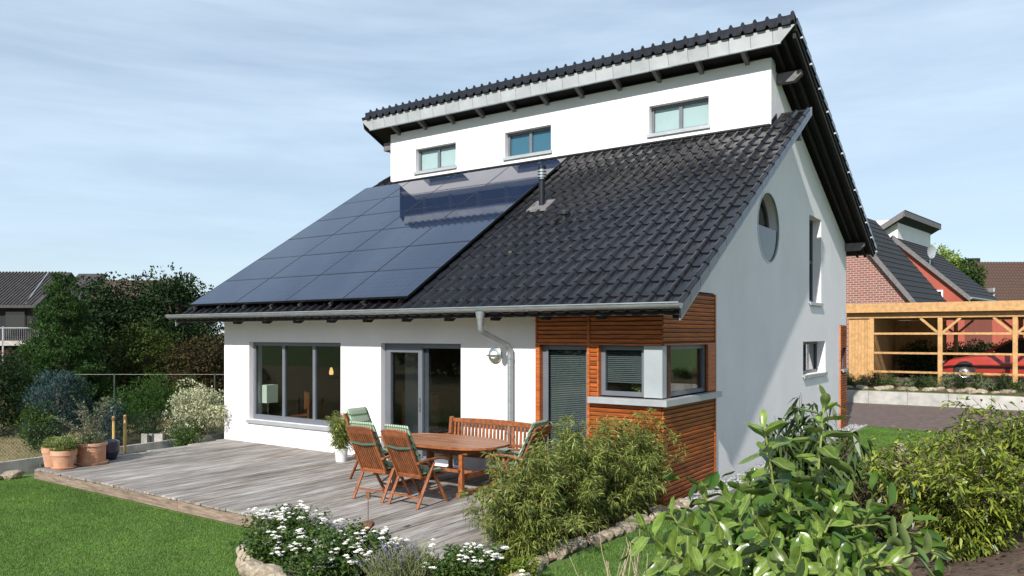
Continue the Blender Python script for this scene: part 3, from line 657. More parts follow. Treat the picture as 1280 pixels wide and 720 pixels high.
# ------------------------------------------------------------------ garden furniture
def rounded(o, w=.004):
    m = o.modifiers.new('edge', 'BEVEL'); m.width = w; m.segments = 2; m.limit_method = 'ANGLE'; return o
def chair(label):
    t = thing('folding_chair', label, 'chair', group='folding garden chairs round the table')
    def leg(sx, y): rounded(MB().bar((sx*.275, y, 0), (sx*.275, .02 if y < 0 else -.02, .60), .026, .045, up=(1, 0, 0)).build('leg', M['teak'], t))
    for sx in (-1, 1):
        leg(sx, -.31)
        rounded(MB().bar((sx*.246, .33, 0), (sx*.246, -.06, .60), .026, .045, up=(1, 0, 0)).build('leg', M['teak'], t))
        pts = [(-.30, .63), (-.1, .655), (.12, .66), (.26, .64), (.31, .61), (.31, .585), (.24, .61), (.1, .632), (-.1, .625), (-.30, .60)]
        rounded(MB().prism(pts, 0, sx*.275-.028, sx*.275+.028).build('armrest', M['teak'], t))
    for y, z in ((-.24, .14), (.27, .13)): rounded(MB().bar((-.262, y, z), (.262, y, z), .045, .02).build('stretcher', M['teak'], t))
    # seat
    sf = MB().box(-.235, -.205, -.2, .29, .385, .42).box(.205, .235, -.2, .29, .385, .42).box(-.206, .206, -.199, -.175, .386, .397).box(-.206, .206, .26, .285, .386, .397).build('seat_frame', M['teak'], t)
    sl = MB().box(-.205, .205, 0, .05, .398, .416).mesh('slat', M['teak'])
    for k in range(8): obj('slat', sl, sf, (0, -.19+k*.06, 0))
    # reclined back
    b0 = Vector((0, -.17, .40)); b1 = Vector((0, -.47, 1.02)); d = (b1-b0).normalized()
    bk = MB()
    for sx in (-1, 1): bk.bar((sx*.228, b0.y, b0.z), (sx*.228, b1.y, b1.z), .03, .03, up=(0, 1, .5))
    bk.bar((-.228, b0.y, b0.z+.02), (.228, b0.y, b0.z+.02), .03, .03)
    bk = rounded(bk.build('back_frame', M['teak'], t))
    top = MB(); n = 9; prof = []
    for k in range(n+1):
        u = -.245+.49*k/n; prof.append((u, .058-.03*abs(u/.245)**2.5))
    for k in range(n): pass
    poly = [(u, v) for u, v in prof]+[(.245, -.05), (-.245, -.05)]
    up_ = d; nn = Vector((1, 0, 0)).cross(d)
    fn = lambda u, v, w: tuple(b1+Vector((1, 0, 0))*u+up_*v+nn*w)
    slab([poly], lambda u, v, w: fn(u, v, w-.013), .026).build('top_rail', M['teak'], bk)
    for k in range(11):
        u = -.195+k*.039
        MB().bar(tuple(b0+Vector((u, 0, .03))), tuple(b1+Vector((u, 0, -.02))), .024, .012, up=tuple(nn)).build('slat', M['teak'], bk)
    return t
def cushion(label, high=0.):
    t = thing('seat_cushion', label, 'cushion', group='green plaid cushions on the garden chairs')
    b0 = Vector((0, -.15, .45)); b1 = Vector((0, -.475, 1.115+high)); d = (b1-b0).normalized(); nn = d.cross(Vector((1, 0, 0)))   # towards the sitter
    def pad(name, fn, L, w=.235, th=.06):
        m = MB(); nu, nv = 8, 12; vs = []; fs = []
        def g(i, j, s):
            u = -w+2*w*i/nu; v = L*j/nv; e = min(1, (1-abs(2*i/nu-1))*3.2, min(j, nv-j)*.9+.0)
            tuft = .012*math.sin(j/nv*math.pi*3)**2
            return fn(u*(1 if 0 < j < nv else .93), v, th/2+s*(th/2*(.25+.75*e**.5)-tuft*e))
        for s in (1, -1):
            for i in range(nu+1):
                for j in range(nv+1): vs.append(g(i, j, s))
        n = (nu+1)*(nv+1); idx = lambda i, j, s: (0 if s > 0 else n)+i*(nv+1)+j
        for i in range(nu):
            for j in range(nv):
                fs.append((idx(i, j, 1), idx(i+1, j, 1), idx(i+1, j+1, 1), idx(i, j+1, 1))); fs.append((idx(i, j+1, -1), idx(i+1, j+1, -1), idx(i+1, j, -1), idx(i, j, -1)))
        ed = [(i, 0) for i in range(nu)]+[(nu, j) for j in range(nv)]+[(i, nv) for i in range(nu, 0, -1)]+[(0, j) for j in range(nv, 0, -1)]
        for a, b in zip(ed, ed[1:]+ed[:1]): fs.append((idx(*a, 1), idx(*b, 1), idx(*b, -1), idx(*a, -1)))
        return m.add(vs, fs).build(name, M['plaid'], t, smooth='all')
    pad('back_pad', lambda u, v, w: tuple(b0+Vector((u, 0, 0))+d*v+nn*(w+.008)), (b1-b0).length)
    pad('seat_pad', lambda u, v, w: (u, -.16+v, .42+w), .46)
    # strap round the back
    zc = .86; c = b0+d*.46
    pts = [c+Vector((sx*.245, 0, 0))+nn*w for sx, w in ((-1, .04), (-1, -.05), (-.5, -.062), (0, -.066), (.5, -.062), (1, -.05), (1, .04))]
    pts = [p+Vector((0, 0, -.02*(1-abs(q-3)/3))) for q, p in enumerate(pts)]
    m = MB()
    for a, b in zip(pts[:-1], pts[1:]): m.bar(tuple(a), tuple(b), .006, .03)
    m.build('strap', M['strap'], t)
    return t
ch0 = chair(''); cu0 = cushion('')
spots = [((7.43, -2.50), R(2), 'folding teak chair with its back to the lawn, beside the white flower pot end of the table', 'green plaid cushion on the folding chair at the lawn side, nearer the potted bamboo'),
         ((8.13, -2.50), R(-2), 'folding teak chair with its back to the lawn, nearer the tall bamboo', 'green plaid cushion on the folding chair at the lawn side, nearer the tall bamboo'),
         ((6.30, -1.50), R(-88), 'folding teak chair at the table end near the sliding door', 'tall green plaid cushion on the chair at the table end near the sliding door'),
         ((9.02, -1.42), R(94), 'folding teak chair half hidden by bamboo at the table end', 'green plaid cushion on the chair half hidden by bamboo')]
spots[0] = (spots[0][0], spots[0][1], 'folding teak chair with its back to the lawn, nearer the terracotta pots', 'green plaid cushion on the chair backing the lawn, nearer the terracotta pots')
for k, (p, a, l, l2) in enumerate(spots):
    for src, lab in ((ch0, l), (cu0, l2)):
        o = src if k == 0 else copy_tree(src); o.location = (p[0], p[1], .002); o.rotation_euler = (0, 0, a); o['label'] = lab
# table: oval of lengthwise planks
T = thing('garden_table', 'long oval teak garden table of lengthwise planks on the deck', 'table', (7.72, -1.45, .002))
ta, tb = 1.1, .62
ext = lambda y: ta*max(0., 1-abs(y/tb)**2.6)**(1/2.6)
npl = 11; pwid = 2*tb/npl
for k in range(npl):
    y0 = -tb+k*pwid+.003; y1 = y0+pwid-.006; ys = np.linspace(y0, y1, 4)
    right = [(max(.02, ext(max(-tb+.004, min(tb-.004, y)))-.05), y) for y in ys]
    for sgn in (1,):
        poly = right+[(-a, b) for a, b in right[::-1]]
        MB().prism(poly, 2, .705, .728).build('plank', M['teak_top'], T)
rim = MB(); ts = np.linspace(0, 2*math.pi, 65)[:-1]; vs = []; fs = []
for t_ in ts:
    c_, s_ = math.cos(t_), math.sin(t_)
    ex = abs(c_)**(2/2.6)*math.copysign(1, c_); ey = abs(s_)**(2/2.6)*math.copysign(1, s_)
    for q, z in ((1., .700), (1., .732), (.955, .732), (.945, .700)): vs.append((ex*ta*q, ey*tb*q if q == 1 else ey*(tb-(1-q)*ta), z))
for k in range(64):
    for j in range(4): fs.append((k*4+j, ((k+1) % 64)*4+j, ((k+1) % 64)*4+(j+1) % 4, k*4+(j+1) % 4))
rim.add(vs, fs).build('rim', M['teak'], T, smooth=True)
ap = MB().box(-.78, .78, -.43, -.41, .62, .70).box(-.78, .78, .41, .43, .62, .70).box(-.78, -.76, -.41, .41, .62, .70).box(.76, .78, -.41, .41, .62, .70).build('apron', M['teak'], T)
for sx in (-1, 1):
    for sy in (-1, 1):
        rounded(MB().prism([(sx*.66-.04, .06), (sx*.66+.04, .06), (sx*.66+.03, .64), (sx*.66-.03, .64)], 1, sy*.4-.03, sy*.4+.03).build('leg', M['teak'], T))
    rounded(MB().prism([(-.5, 0), (-.38, .0), (-.34, .02), (.34, .02), (.38, 0), (.5, 0), (.47, .07), (-.47, .07)], 0, sx*.66-.035, sx*.66+.035).build('foot', M['teak'], T))
rounded(MB().box(-.63, .63, -.04, .04, .26, .31).build('stretcher', M['teak'], T))
for sx in (-1, 1): MB().box(sx*.66-.02, sx*.66+.02, -.37, .37, .25, .32).build('stretcher', M['teak'], T)
# bench
B = thing('garden_bench', 'slatted teak garden bench standing against the white wall behind the table', 'bench', (7.72, -.42, .002))
for sx in (-1, 1):
    x = sx*.93
    rounded(MB().prism([(.22, 0), (.28, 0), (.26, .45), (.31, .93), (.25, .93), (.20, .45)], 0, x-.028, x+.028).build('leg', M['teak'], B))
    rounded(MB().box(x-.028, x+.028, -.28, -.22, 0, .62).build('leg', M['teak'], B))
    rounded(MB().box(x-.035, x+.035, -.31, .25, .622, .65).build('armrest', M['teak'], B))
seat = MB().box(-.9, .9, -.27, -.24, .36, .43).box(-.9, .9, .2, .23, .36, .43).box(-.03, .03, -.241, .201, .37, .42).build('seat_frame', M['teak'], B)
sl = MB().box(-.93, .93, 0, .06, .431, .45).mesh('slat', M['teak'])
for k in range(7): obj('slat', sl, seat, (0, -.3+k*.072, 0))
bfm = MB().prism([(.245, .50), (.275, .50), (.28, .55), (.25, .55)], 0, -.9, .9)
n = 12; poly = [(-.9+1.8*k/n, .905+.028*math.sin(math.pi*k/n)) for k in range(n+1)]+[(.9, .845), (-.9, .845)]
bfr = bfm.build('back_frame', M['teak'], B)
slab([poly], lambda u, v, d: (u, .268+d, v), .03).build('top_rail', M['teak'], bfr)
bsl = MB().prism([(.253, .55), (.267, .55), (.292, .846), (.278, .846)], 0, -.02, .02).mesh('slat', M['teak'])
for k in range(23): obj('slat', bsl, bfr, (-.85+k*.0773, 0, 0))
bc = thing('seat_cushion', 'long flat green plaid cushion lying on the teak bench', 'cushion', (7.72, -.42, .455))
rounded(MB().box(-.86, .86, -.29, .19, 0, .045).build('seat_pad', M['plaid'], bc), .015)

# ------------------------------------------------------------------ rooms: a few things behind the glass
L1 = thing('floor_lamp', 'floor lamp with pale square shade behind the wide window', 'lamp', (.97, .45, .02))
MB().lathe([(0, 0), (.14, 0), (.14, .02), (.012, .03), (.012, .88), (0, .88)], n=16).build('stem', M['steel'], L1)
MB().prism([(-.15, -.15), (.15, -.15), (.15, .15), (-.15, .15)], 2, .82, 1.22).build('lamp_shade', M['shade'], L1)
def wchair(x, y, a, lab):
    t = thing('dining_chair', lab, 'chair', (x, y, .02), a)
    for sx in (-1, 1):
        MB().box(sx*.2-.02, sx*.2+.02, -.22, -.18, 0, 1.0).build('leg', M['teak'], t); MB().box(sx*.2-.02, sx*.2+.02, .18, .22, 0, .45).build('leg', M['teak'], t)
    MB().box(-.22, .22, -.22, .22, .45, .48).build('seat', M['teak'], t)
    MB().box(-.18, .18, -.215, -.19, .62, .98).build('backrest', M['teak'], t)
wchair(.95, 1.3, R(150), 'wooden dining chair seen through the wide window'); wchair(6.2, 1.3, R(200), 'wooden dining chair behind the sliding door')
cb = thing('sideboard', 'dark wooden sideboard at the back of the room behind the wide window', 'cabinet', (3.3, 3.2, .02))
MB().box(-.6, .6, -.25, .25, .1, 1.0).build('body', M['teak'], cb); MB().box(-.55, -.01, -.27, -.251, .15, .95).build('door', M['teak_top'], cb); MB().box(.01, .55, -.27, -.251, .15, .95).build('door', M['teak_top'], cb); MB().box(-.58, -.5, -.2, .2, 0, .1).build('leg', M['teak'], cb); MB().box(.5, .58, -.2, .2, 0, .1).build('leg', M['teak'], cb)
pl = thing('hanging_lamp', 'small brass pendant lamp with an emitted glint behind the wide window', 'lamp', (1.87, 1.5, 1.45))
MB().lathe([(0, .16), (.02, .16), (.05, .06), (.045, .0), (.0, -.01)], n=12).build('lamp_shade', M['brass_glint'], pl, smooth=True); MB().tube([(0, 0, .16), (0, 0, 1.06)], .004, 5).build('cord', M['black_plastic'], pl)
rv = thing('red_vase', 'red vase standing inside the small gable window', 'vase', (W-.30, 8.2, 1.42))
MB().lathe([(0, 0), (.05, 0), (.09, .12), (.08, .26), (.04, .34), (.05, .4), (.0, .4)], n=16).build('body', M['car_red'], rv, smooth=True)
MB().box(-.1, .1, -.15, .15, -.03, -.001).build('shelf', M['inner'], rv)
#VEG
# ------------------------------------------------------------------ plants: generators
def unit(a): return a/np.maximum(np.linalg.norm(a, axis=-1, keepdims=True), 1e-9)
def leaf_arrays(P, D, L, Wd, fold=.2, droop=.15, flat=.7):
    P = np.asarray(P, float); D = unit(np.asarray(D, float)); n = len(P); L = np.broadcast_to(L, n)[:, None]; Wd = np.broadcast_to(Wd, n)[:, None]
    ref = np.array([0, 0, 1.])+rng.normal(0, flat, (n, 3)); S = unit(np.cross(D, ref)); N = np.cross(S, D)
    mid = P+D*L*.45-np.array([0, 0, 1])*L*droop*.2; tip = P+D*L-np.array([0, 0, 1])*L*droop
    l = mid+S*Wd/2+N*fold*Wd; r = mid-S*Wd/2+N*fold*Wd
    return np.stack([P, r, tip, l], 1).reshape(-1, 3)
def leaves(name, P, D, L, Wd, m, parent, loc0=None, **k):
    V = leaf_arrays(P, D, L, Wd, **k)
    if loc0 is not None: V = V-np.array(loc0)
    return np_mesh(name, V, np.arange(len(V)).reshape(-1, 4), m, parent, 'stuff')
def crown_pts(C, Rr, n, up=.3, shell=.55):
    """leaf points on clumps: C (k,3) centres, Rr (k,) or (k,3) radii"""
    k = len(C); u = unit(rng.normal(0, 1, (k, n, 3))); Rr = np.asarray(Rr, float)
    if Rr.ndim == 1: Rr = np.repeat(Rr[:, None], 3, 1)
    q = shell+(1-shell)*rng.random((k, n, 1))**.7
    P = C[:, None]+u*q*Rr[:, None]; Dv = unit(u+np.array([0, 0, up])+rng.normal(0, .45, (k, n, 3)))
    return P.reshape(-1, 3), Dv.reshape(-1, 3)
def trunk(parent, h, r, targets, m, loc, name='trunk'):
    b = MB(); b.tube([(0, 0, -.1), (r*.3, 0, h*.25), (-r*.2, r*.3, h*.55), (0, 0, h*.82)], [r*1.25, r, r*.7, r*.3], 8)
    for t in targets:
        t = np.array(t)-np.array(loc); z = max(.2*h, t[2]*.55)
        b.tube([(0, 0, z), tuple(np.array((t[0]*.5, t[1]*.5, z+(t[2]-z)*.6))), tuple(t)], [r*.4, r*.25, r*.08], 5)
    return b.build(name, m, parent)
def bush(name, label, cat, loc, rad, m, n=70, K=60, L=.06, Wd=.025, clump=.28, shape='round', group=None, up=.3, bark='bark', trunk_r=.04, jit=.25, kk=None, base=0., **lk):
    """a shrub or tree with a trunk, limbs and a crown made of leaf clumps. rad = (rx, ry, h)"""
    t = thing(name, label, cat, loc, 0, group); rx, ry, h = rad
    if shape == 'cone':
        z = base+(1-base)*(1-rng.random(K)**.62)*.97; z = np.sort(z); rr = (1-z)**.66*(.82+.3*rng.random(K)); a = rng.random(K)*2*math.pi; q = rng.random(K)**.4
        Cc = np.stack([np.cos(a)*rr*rx*q, np.sin(a)*rr*ry*q, z*h], -1)
    elif shape == 'column':
        z = base+(1-base)*rng.random(K)*.95; rr = np.minimum(1, 1.9*(1-z)**.5)*np.minimum(1, .6+z*2); a = rng.random(K)*2*math.pi; q = rng.random(K)**.4
        Cc = np.stack([np.cos(a)*rr*rx*q, np.sin(a)*rr*ry*q, z*h], -1)
    else:
        u = unit(rng.normal(0, 1, (K, 3))); q = rng.random((K, 1))**.4; Cc = u*q*np.array([rx, ry, h*(1-base)/2])*(1-.12*rng.random((K, 1)))+np.array([0, 0, h*(1+base)/2])
        Cc[:, 2] += rng.normal(0, jit*clump, K)
    cr = clump*(.6+.8*rng.random(K))
    if shape == 'cone': cr = cr*(1.15-.6*Cc[:, 2]/h)
    P, Dv = crown_pts(Cc, np.stack([cr, cr, cr*.75], -1), n, up); keepz = P[:, 2] > .01; P, Dv = P[keepz], Dv[keepz]
    leaves('crown', P, Dv, L*(.7+.6*rng.random(len(P))), Wd*(.7+.6*rng.random(len(P))), m, t, **lk)
    idx = rng.choice(K, min(K, 14), replace=False)
    trunk(t, h, trunk_r, [Cc[j]+np.array(loc) for j in idx], M[bark], loc)
    return t
def sprays(name, label, cat, loc, n, hmin, hmax, spread, m, stem_m, L, Wd, per=26, twig=.22, droop=.25, arch=.45, r=.006, group=None, base_r=.12, t0=.25, hang=0., lift=0., leaf_droop=.2, lean=(0, 0), flat=.7, sub=3, plumes=0):
    """many arching stems with side twigs and leaves along them"""
    t = thing(name, label, cat, loc, 0, group); b = MB(); P = []; Dv = []
    for i in range(n):
        a = rnd.uniform(0, 2*math.pi); s = rnd.uniform(.15, 1)*spread; h = rnd.uniform(hmin, hmax)
        if i < plumes: s = rnd.uniform(.1, .5)*spread; h = hmax*rnd.uniform(.98, 1.13)
        br = base_r*math.sqrt(rnd.random()); ba = rnd.uniform(0, 6.3)
        o = np.array((br*math.cos(ba), br*math.sin(ba), 0)); dh = np.array((math.cos(a)*s+lean[0], math.sin(a)*s+lean[1], 0))
        T = np.linspace(0, 1, 8); pts = o+np.outer(T**1.5, dh)+np.outer(T-arch*T**3*(s/spread)*.5, np.array((0, 0, h)))
        b.tube([tuple(p) for p in pts], [r*(1-.75*q) for q in T], 4, cap=False)
        for j in range(per):
            q = t0+(1-t0)*rnd.random(); f = q*7; k0 = min(6, int(f)); p = pts[k0]+(pts[k0+1]-pts[k0])*(f-k0); tg = pts[k0+1]-pts[k0]
            td = unit(np.array((rnd.gauss(0, 1), rnd.gauss(0, 1), rnd.gauss(.1+lift, .5)))+tg*2.)
            tl_ = twig*rnd.uniform(.4, 1.1)*(1.25-.6*q); e = p+td*tl_-np.array((0, 0, hang*tl_))
            if tl_ > .05 and j % 3 == 0: b.tube([tuple(p), tuple(e)], [r*.35, r*.15], 3, cap=False)
            for g in range(sub):
                w = rnd.uniform(.25, 1.0); P.append(p+(e-p)*w); Dv.append(td*.7+np.array((rnd.gauss(0, .55), rnd.gauss(0, .55), rnd.gauss(-hang, .4))))
    P = np.array(P); Dv = np.array(Dv); P[:, 2] = np.maximum(P[:, 2], .02)
    leaves('foliage', P, Dv, L*(.6+.7*rng.random(len(P))), Wd*(.7+.5*rng.random(len(P))), m, t, droop=leaf_droop, flat=flat)
    b.build('stems', stem_m, t, kind='stuff'); return t
def G(x, y): return float(hgt(x, y))

LM = {k: leafmat(k+' leaf', c, rough=r_, trans=tr, isl=i_, spec=.1 if k in ('pine', 'dark', 'blue', 'green', 'russet', 'yew') else .35) for k, c, r_, tr, i_ in (
    ('bamboo', (.148, .195, .043), .5, .22, .7), ('laurel', (.06, .125, .02), .25, .18, .35), ('cotoneaster', (.155, .21, .028), .38, .25, .7),
    ('leucothoe', (.045, .08, .02), .32, .15, .5), ('photinia', (.085, .075, .024), .38, .2, .8), ('rose', (.05, .10, .02), .42, .2, .5), ('lavender', (.13, .16, .10), .7, .12, .4),
    ('gold', (.14, .20, .025), .5, .22, .4), ('pine', (.034, .078, .020), .6, .06, .45), ('dark', (.017, .036, .012), .55, .1, .55), ('blue', (.042, .075, .075), .6, .06, .4), ('green', (.034, .082, .017), .5, .12, .5),
    ('varieg', (.40, .42, .26), .55, .2, .5), ('russet', (.042, .034, .013), .55, .1, .55), ('yew', (.038, .06, .011), .5, .12, .5), ('olive', (.15, .18, .095), .5, .15, .45), ('herb', (.18, .23, .07), .5, .2, .45), ('lime', (.20, .28, .045), .5, .25, .4))}
# ------------------------------------------------------------------ grass
def blades(name, n, fx, hmin, hmax, wd, m, label=None, cat=None):
    P = fx(n); n = len(P); z = hgt(P[:, 0], P[:, 1]); B = np.column_stack([P, z-.004]); a = rng.random(n)*2*math.pi
    S = np.column_stack([np.cos(a), np.sin(a), np.zeros(n)])*wd/2; h = rng.uniform(hmin, hmax, n)
    tip = B+np.column_stack([rng.normal(0, .35, n)*h, rng.normal(0, .35, n)*h, h])
    V = np.stack([B-S, B+S, tip], 1).reshape(-1, 3); o = np_mesh(name, V, np.arange(3*n).reshape(-1, 3), m, None, 'stuff'); return o
def front_lawn(n):
    P = np.column_stack([rng.uniform(-.3, 11.5, n), rng.uniform(-9.5, -4.3, n)])
    d = (P-CAM[:2])@FW[:2]; u = 640.5+FPX*((P-CAM[:2])@RT[:2])/d
    ok = (u > -140) & (u < 720) & (d > 6.2); x, y = P.T
    ok &= ~((x > 7.62) & (y > np.interp(x, [7.6, 7.75, 8.0, 8.6, 9.6, 10.7, 11.2], [-4.4, -4.9, -5.22, -5.5, -5.75, -5.5, -4.7]))); return P[ok]
def side_lawn(n):
    P = np.column_stack([rng.uniform(10.95, 13.5, n), rng.uniform(-6.5, 12.6, n)]); x, y = P.T
    return P[(x < xbank(y)-.05) & ~((y > 0) & (x < W+.5)) & ~((y < -3.7) & (x < 10.95+(-3.7-y)*.2))]
tag(blades('grass', 330000, front_lawn, .014, .036, .009, M['blade']), 'short mown lawn grass in front of the deck', 'grass')
tag(blades('grass', 130000, side_lawn, .02, .05, .010, M['blade']), 'strip of mown grass beside the gable', 'grass')
def verge_g(n):
    P = np.column_stack([rng.uniform(-12, -.85, n), rng.uniform(-9, 6, n)]); return P
tag(blades('dry_grass', 40000, verge_g, .03, .09, .016, M['dry']), 'dry straw coloured grass beyond the kerb', 'grass')

# ------------------------------------------------------------------ stones, gravel, kerbs
def stone_mesh(seed, flat=.6):
    bm = bmesh.new(); bmesh.ops.create_icosphere(bm, subdivisions=2, radius=.5); r = random.Random(seed); ks = [Vector((r.gauss(0, 1), r.gauss(0, 1), r.gauss(0, 1))).normalized() for _ in range(9)]; off = [r.uniform(.3, .43) for _ in ks]
    for v in bm.verts:
        for k_, o_ in zip(ks, off):
            q = v.co.dot(k_)
            if q > o_: v.co -= k_*(q-o_)*.92
        v.co *= 1+r.uniform(-.03, .03); v.co.z *= flat
    me = bpy.data.meshes.new('stone'); bm.to_mesh(me); bm.free(); me.materials.append(M['stone']); return me
SM = [stone_mesh(s) for s in range(5)]
def stone_row(name, label, pts, size, seed, jitter=.05):
    t = thing(name, label, 'stone edging', (*pts[0], G(*pts[0]))); r = random.Random(seed); o = np.array(t.location)
    for a, b in zip(pts[:-1], pts[1:]):
        a = np.array(a); b = np.array(b); n = max(1, round(np.linalg.norm(b-a)/(size*.86)))
        for k in range(n):
            p = a+(b-a)*(k+.5)/n+np.array((r.uniform(-1, 1), r.uniform(-1, 1)))*jitter; s = size*r.uniform(.8, 1.25)
            e = obj('stone', SM[r.randrange(5)], t, (p[0]-o[0], p[1]-o[1], G(*p)-o[2]+s*.13), (r.uniform(-.2, .2), r.uniform(-.2, .2), math.atan2(b[1]-a[1], b[0]-a[0])+r.uniform(-.3, .3))); e.scale = (s*1.15, s*.85, s*r.uniform(.8, 1.05))
    return t
stone_row('stone_edging', 'row of sandstone rubble edging the white rose bed', [(7.62, -4.45), (7.72, -4.85), (8.0, -5.2), (8.6, -5.5), (9.6, -5.75), (10.7, -5.5), (11.15, -4.7), (11.0, -4.1)], .36, 1)
stone_row('stone_edging', 'row of sandstone rubble along the bamboo bed', [(10.78, -3.8), (10.74, -2.9), (10.8, -2.2), (10.86, -1.2), (10.92, -.3), (10.9, .35)], .30, 2)
stone_row('stone_edging', 'pale rubble stones edging the shrub bed beyond the side lawn', [(12.66, 8.4), (12.75, 7.6), (12.95, 6.4), (13.15, 5.0), (13.35, 3.2), (13.42, 1.2)], .42, 3)
stone_row('stone_edging', 'few pale stones at the deck corner by the terracotta pots', [(-.15, -5.6), (.1, -4.9), (.35, -4.4)], .32, 4)
pb = []
r_ = random.Random(5); ico = bmesh.new(); bmesh.ops.create_icosphere(ico, subdivisions=1, radius=1); iv = np.array([v.co[:] for v in ico.verts]); ifc = np.array([[v.index for v in f.verts] for f in ico.faces]); ico.free()
n = 2600; px_ = rng.uniform(W+.05, W+.40, n); py_ = rng.uniform(.0, 12.7, n); s_ = rng.uniform(.015, .038, n)
Vp = (iv[None]*s_[:, None, None]*rng.uniform(.6, 1.2, (n, 1, 3))*(1+rng.normal(0, .12, (n, len(iv), 1)))+np.stack([px_, py_, -.185+rng.uniform(0, .02, n)], -1)[:, None]).reshape(-1, 3)
o = np_mesh('gravel', Vp, (ifc[None]+(np.arange(n)*len(iv))[:, None, None]).reshape(-1, 3), M['pebble'], None, 'stuff'); tag(o, 'strip of grey and white pebbles along the foot of the gable', 'gravel')
KB = thing('kerb', 'thin grey concrete edging beside the gable pebbles', 'kerb', (W+.43, 0, -.2))
for k in range(13): one('kerb_stone', M['kerb'], KB, -.03, .03, -.15+k*1.0, .84+k*1.0, -.1, .045)
KF = thing('kerb', 'grey concrete kerb along the fence beside the deck', 'kerb', (.15, -6.6, -.2)); dv = np.array((-.075, 1.)); dv /= np.linalg.norm(dv)
for k in range(11):
    a = dv*k*.9; b = dv*(k*.9+.892); MB().bar((a[0], a[1], .1), (b[0], b[1], .1), .08, .36).build('kerb_stone', M['kerb'], KF)

# ------------------------------------------------------------------ bamboo in the bed and in pots
def bamboo(loc, label, n, hmin, hmax, spread, per, name='bamboo', L=.088, Wd=.0135, group='bamboo clumps in the bed', **k):
    return sprays(name, label, 'bamboo', loc, n, hmin, hmax, spread, LM['bamboo'], M['cane'], L, Wd, per=per, twig=.17, arch=.4, r=.005, group=group, t0=.16, hang=.22, leaf_droop=.3, sub=5, lift=.15, plumes=n//6, **k)
bamboo((10.42, -3.3, G(10.42, -3.3)), 'bushy bamboo clump at the deck corner nearest the rose bed', 70, .55, 1.25, .66, 66, base_r=.2)
bamboo((10.45, -2.2, G(10.45, -2.2)), 'bushy bamboo clump in the middle of the stone edged bed', 76, .6, 1.42, .66, 66, base_r=.24)
bamboo((10.46, -1.15, G(10.46, -1.15)), 'bushy bamboo clump in front of the timber clad corner', 66, .65, 1.34, .62, 66, base_r=.24)
bamboo((10.55, -.42, G(10.55, -.42)), 'bamboo clump with upright tips against the timber corner', 38, .7, 1.45, .5, 60, base_r=.18)
wp = thing('plant_pot', 'white pot holding the small bamboo by the wide window', 'pot', (4.57, -.67, .002))
MB().lathe([(0, 0), (.10, 0), (.125, .22), (.132, .22), (.132, .25), (.115, .25), (.11, .2), (0, .2)], n=20).build('body', M['white_pot'], wp, smooth=True)
bamboo((4.57, -.67, .2), 'small potted bamboo by the wide window', 22, .5, .78, .3, 34, name='potted_bamboo', L=.10, Wd=.016, group=None, base_r=.06)

# ------------------------------------------------------------------ pots on the deck corner
def pot(loc, label, prof, m, grp=None, extra=None):
    t = thing('plant_pot', label, 'pot', loc, 0, grp); MB().lathe(prof, n=28).build('body', M[m], t, smooth=True)
    if extra: MB().lathe(extra, n=28).build('saucer', M[m], t, smooth=True)
    return t
tp = lambda r, h: [(0, .01), (r*.72, .01), (r*.93, h*.72), (r, h*.73), (r*1.02, h), (r*.92, h), (r*.88, h*.88), (0, h*.86)]
pot((1.13, -4.0, .002), 'terracotta pot with a thick rim and a low round plant', tp(.21, .33), 'terracotta', extra=[(0, 0), (.18, 0), (.2, .03), (.17, .03), (0, .015)])
pot((.80, -4.02, .002), 'terracotta pot half hidden behind another pot', tp(.19, .36), 'terracotta')
pot((1.02, -3.47, .002), 'wide straight terracotta pot on a saucer holding a tall shrub', [(0, .012), (.235, .012), (.245, .34), (.27, .34), (.27, .39), (.24, .39), (.235, .34), (0, .33)], 'terracotta', extra=[(0, 0), (.27, 0), (.29, .045), (.26, .045), (0, .02)])
pot((.74, -3.02, .002), 'glossy dark blue glazed pot at the deck edge', [(0, 0), (.15, 0), (.2, .15), (.2, .34), (.17, .36), (.15, .33), (0, .3)], 'blue_glaze')
bush('potted_herb', 'low round grey green plant in the thick rimmed terracotta pot', 'plant', (1.13, -4.0, .29), (.21, .21, .25), LM['herb'], n=60, K=44, L=.07, Wd=.014, clump=.07, trunk_r=.012, up=.9)
bush('potted_herb', 'low green plant in the half hidden terracotta pot', 'plant', (.80, -4.02, .32), (.18, .18, .2), LM['herb'], n=50, K=30, L=.06, Wd=.014, clump=.07, trunk_r=.012, up=.9)
sprays('potted_shrub', 'thin branched olive leaved shrub in the wide terracotta pot', 'plant', (1.02, -3.47, .32), 13, .55, 1.05, .75, LM['olive'], M['bark'], .05, .02, per=22, twig=.1, droop=.1, arch=.1, r=.009, base_r=.06, t0=.3, lift=.3)
bush('potted_herb', 'grey green cushion plant round the tall shrub stem', 'plant', (1.02, -3.47, .33), (.22, .22, .24), LM['olive'], n=60, K=34, L=.05, Wd=.015, clump=.08, trunk_r=.012, up=.6)

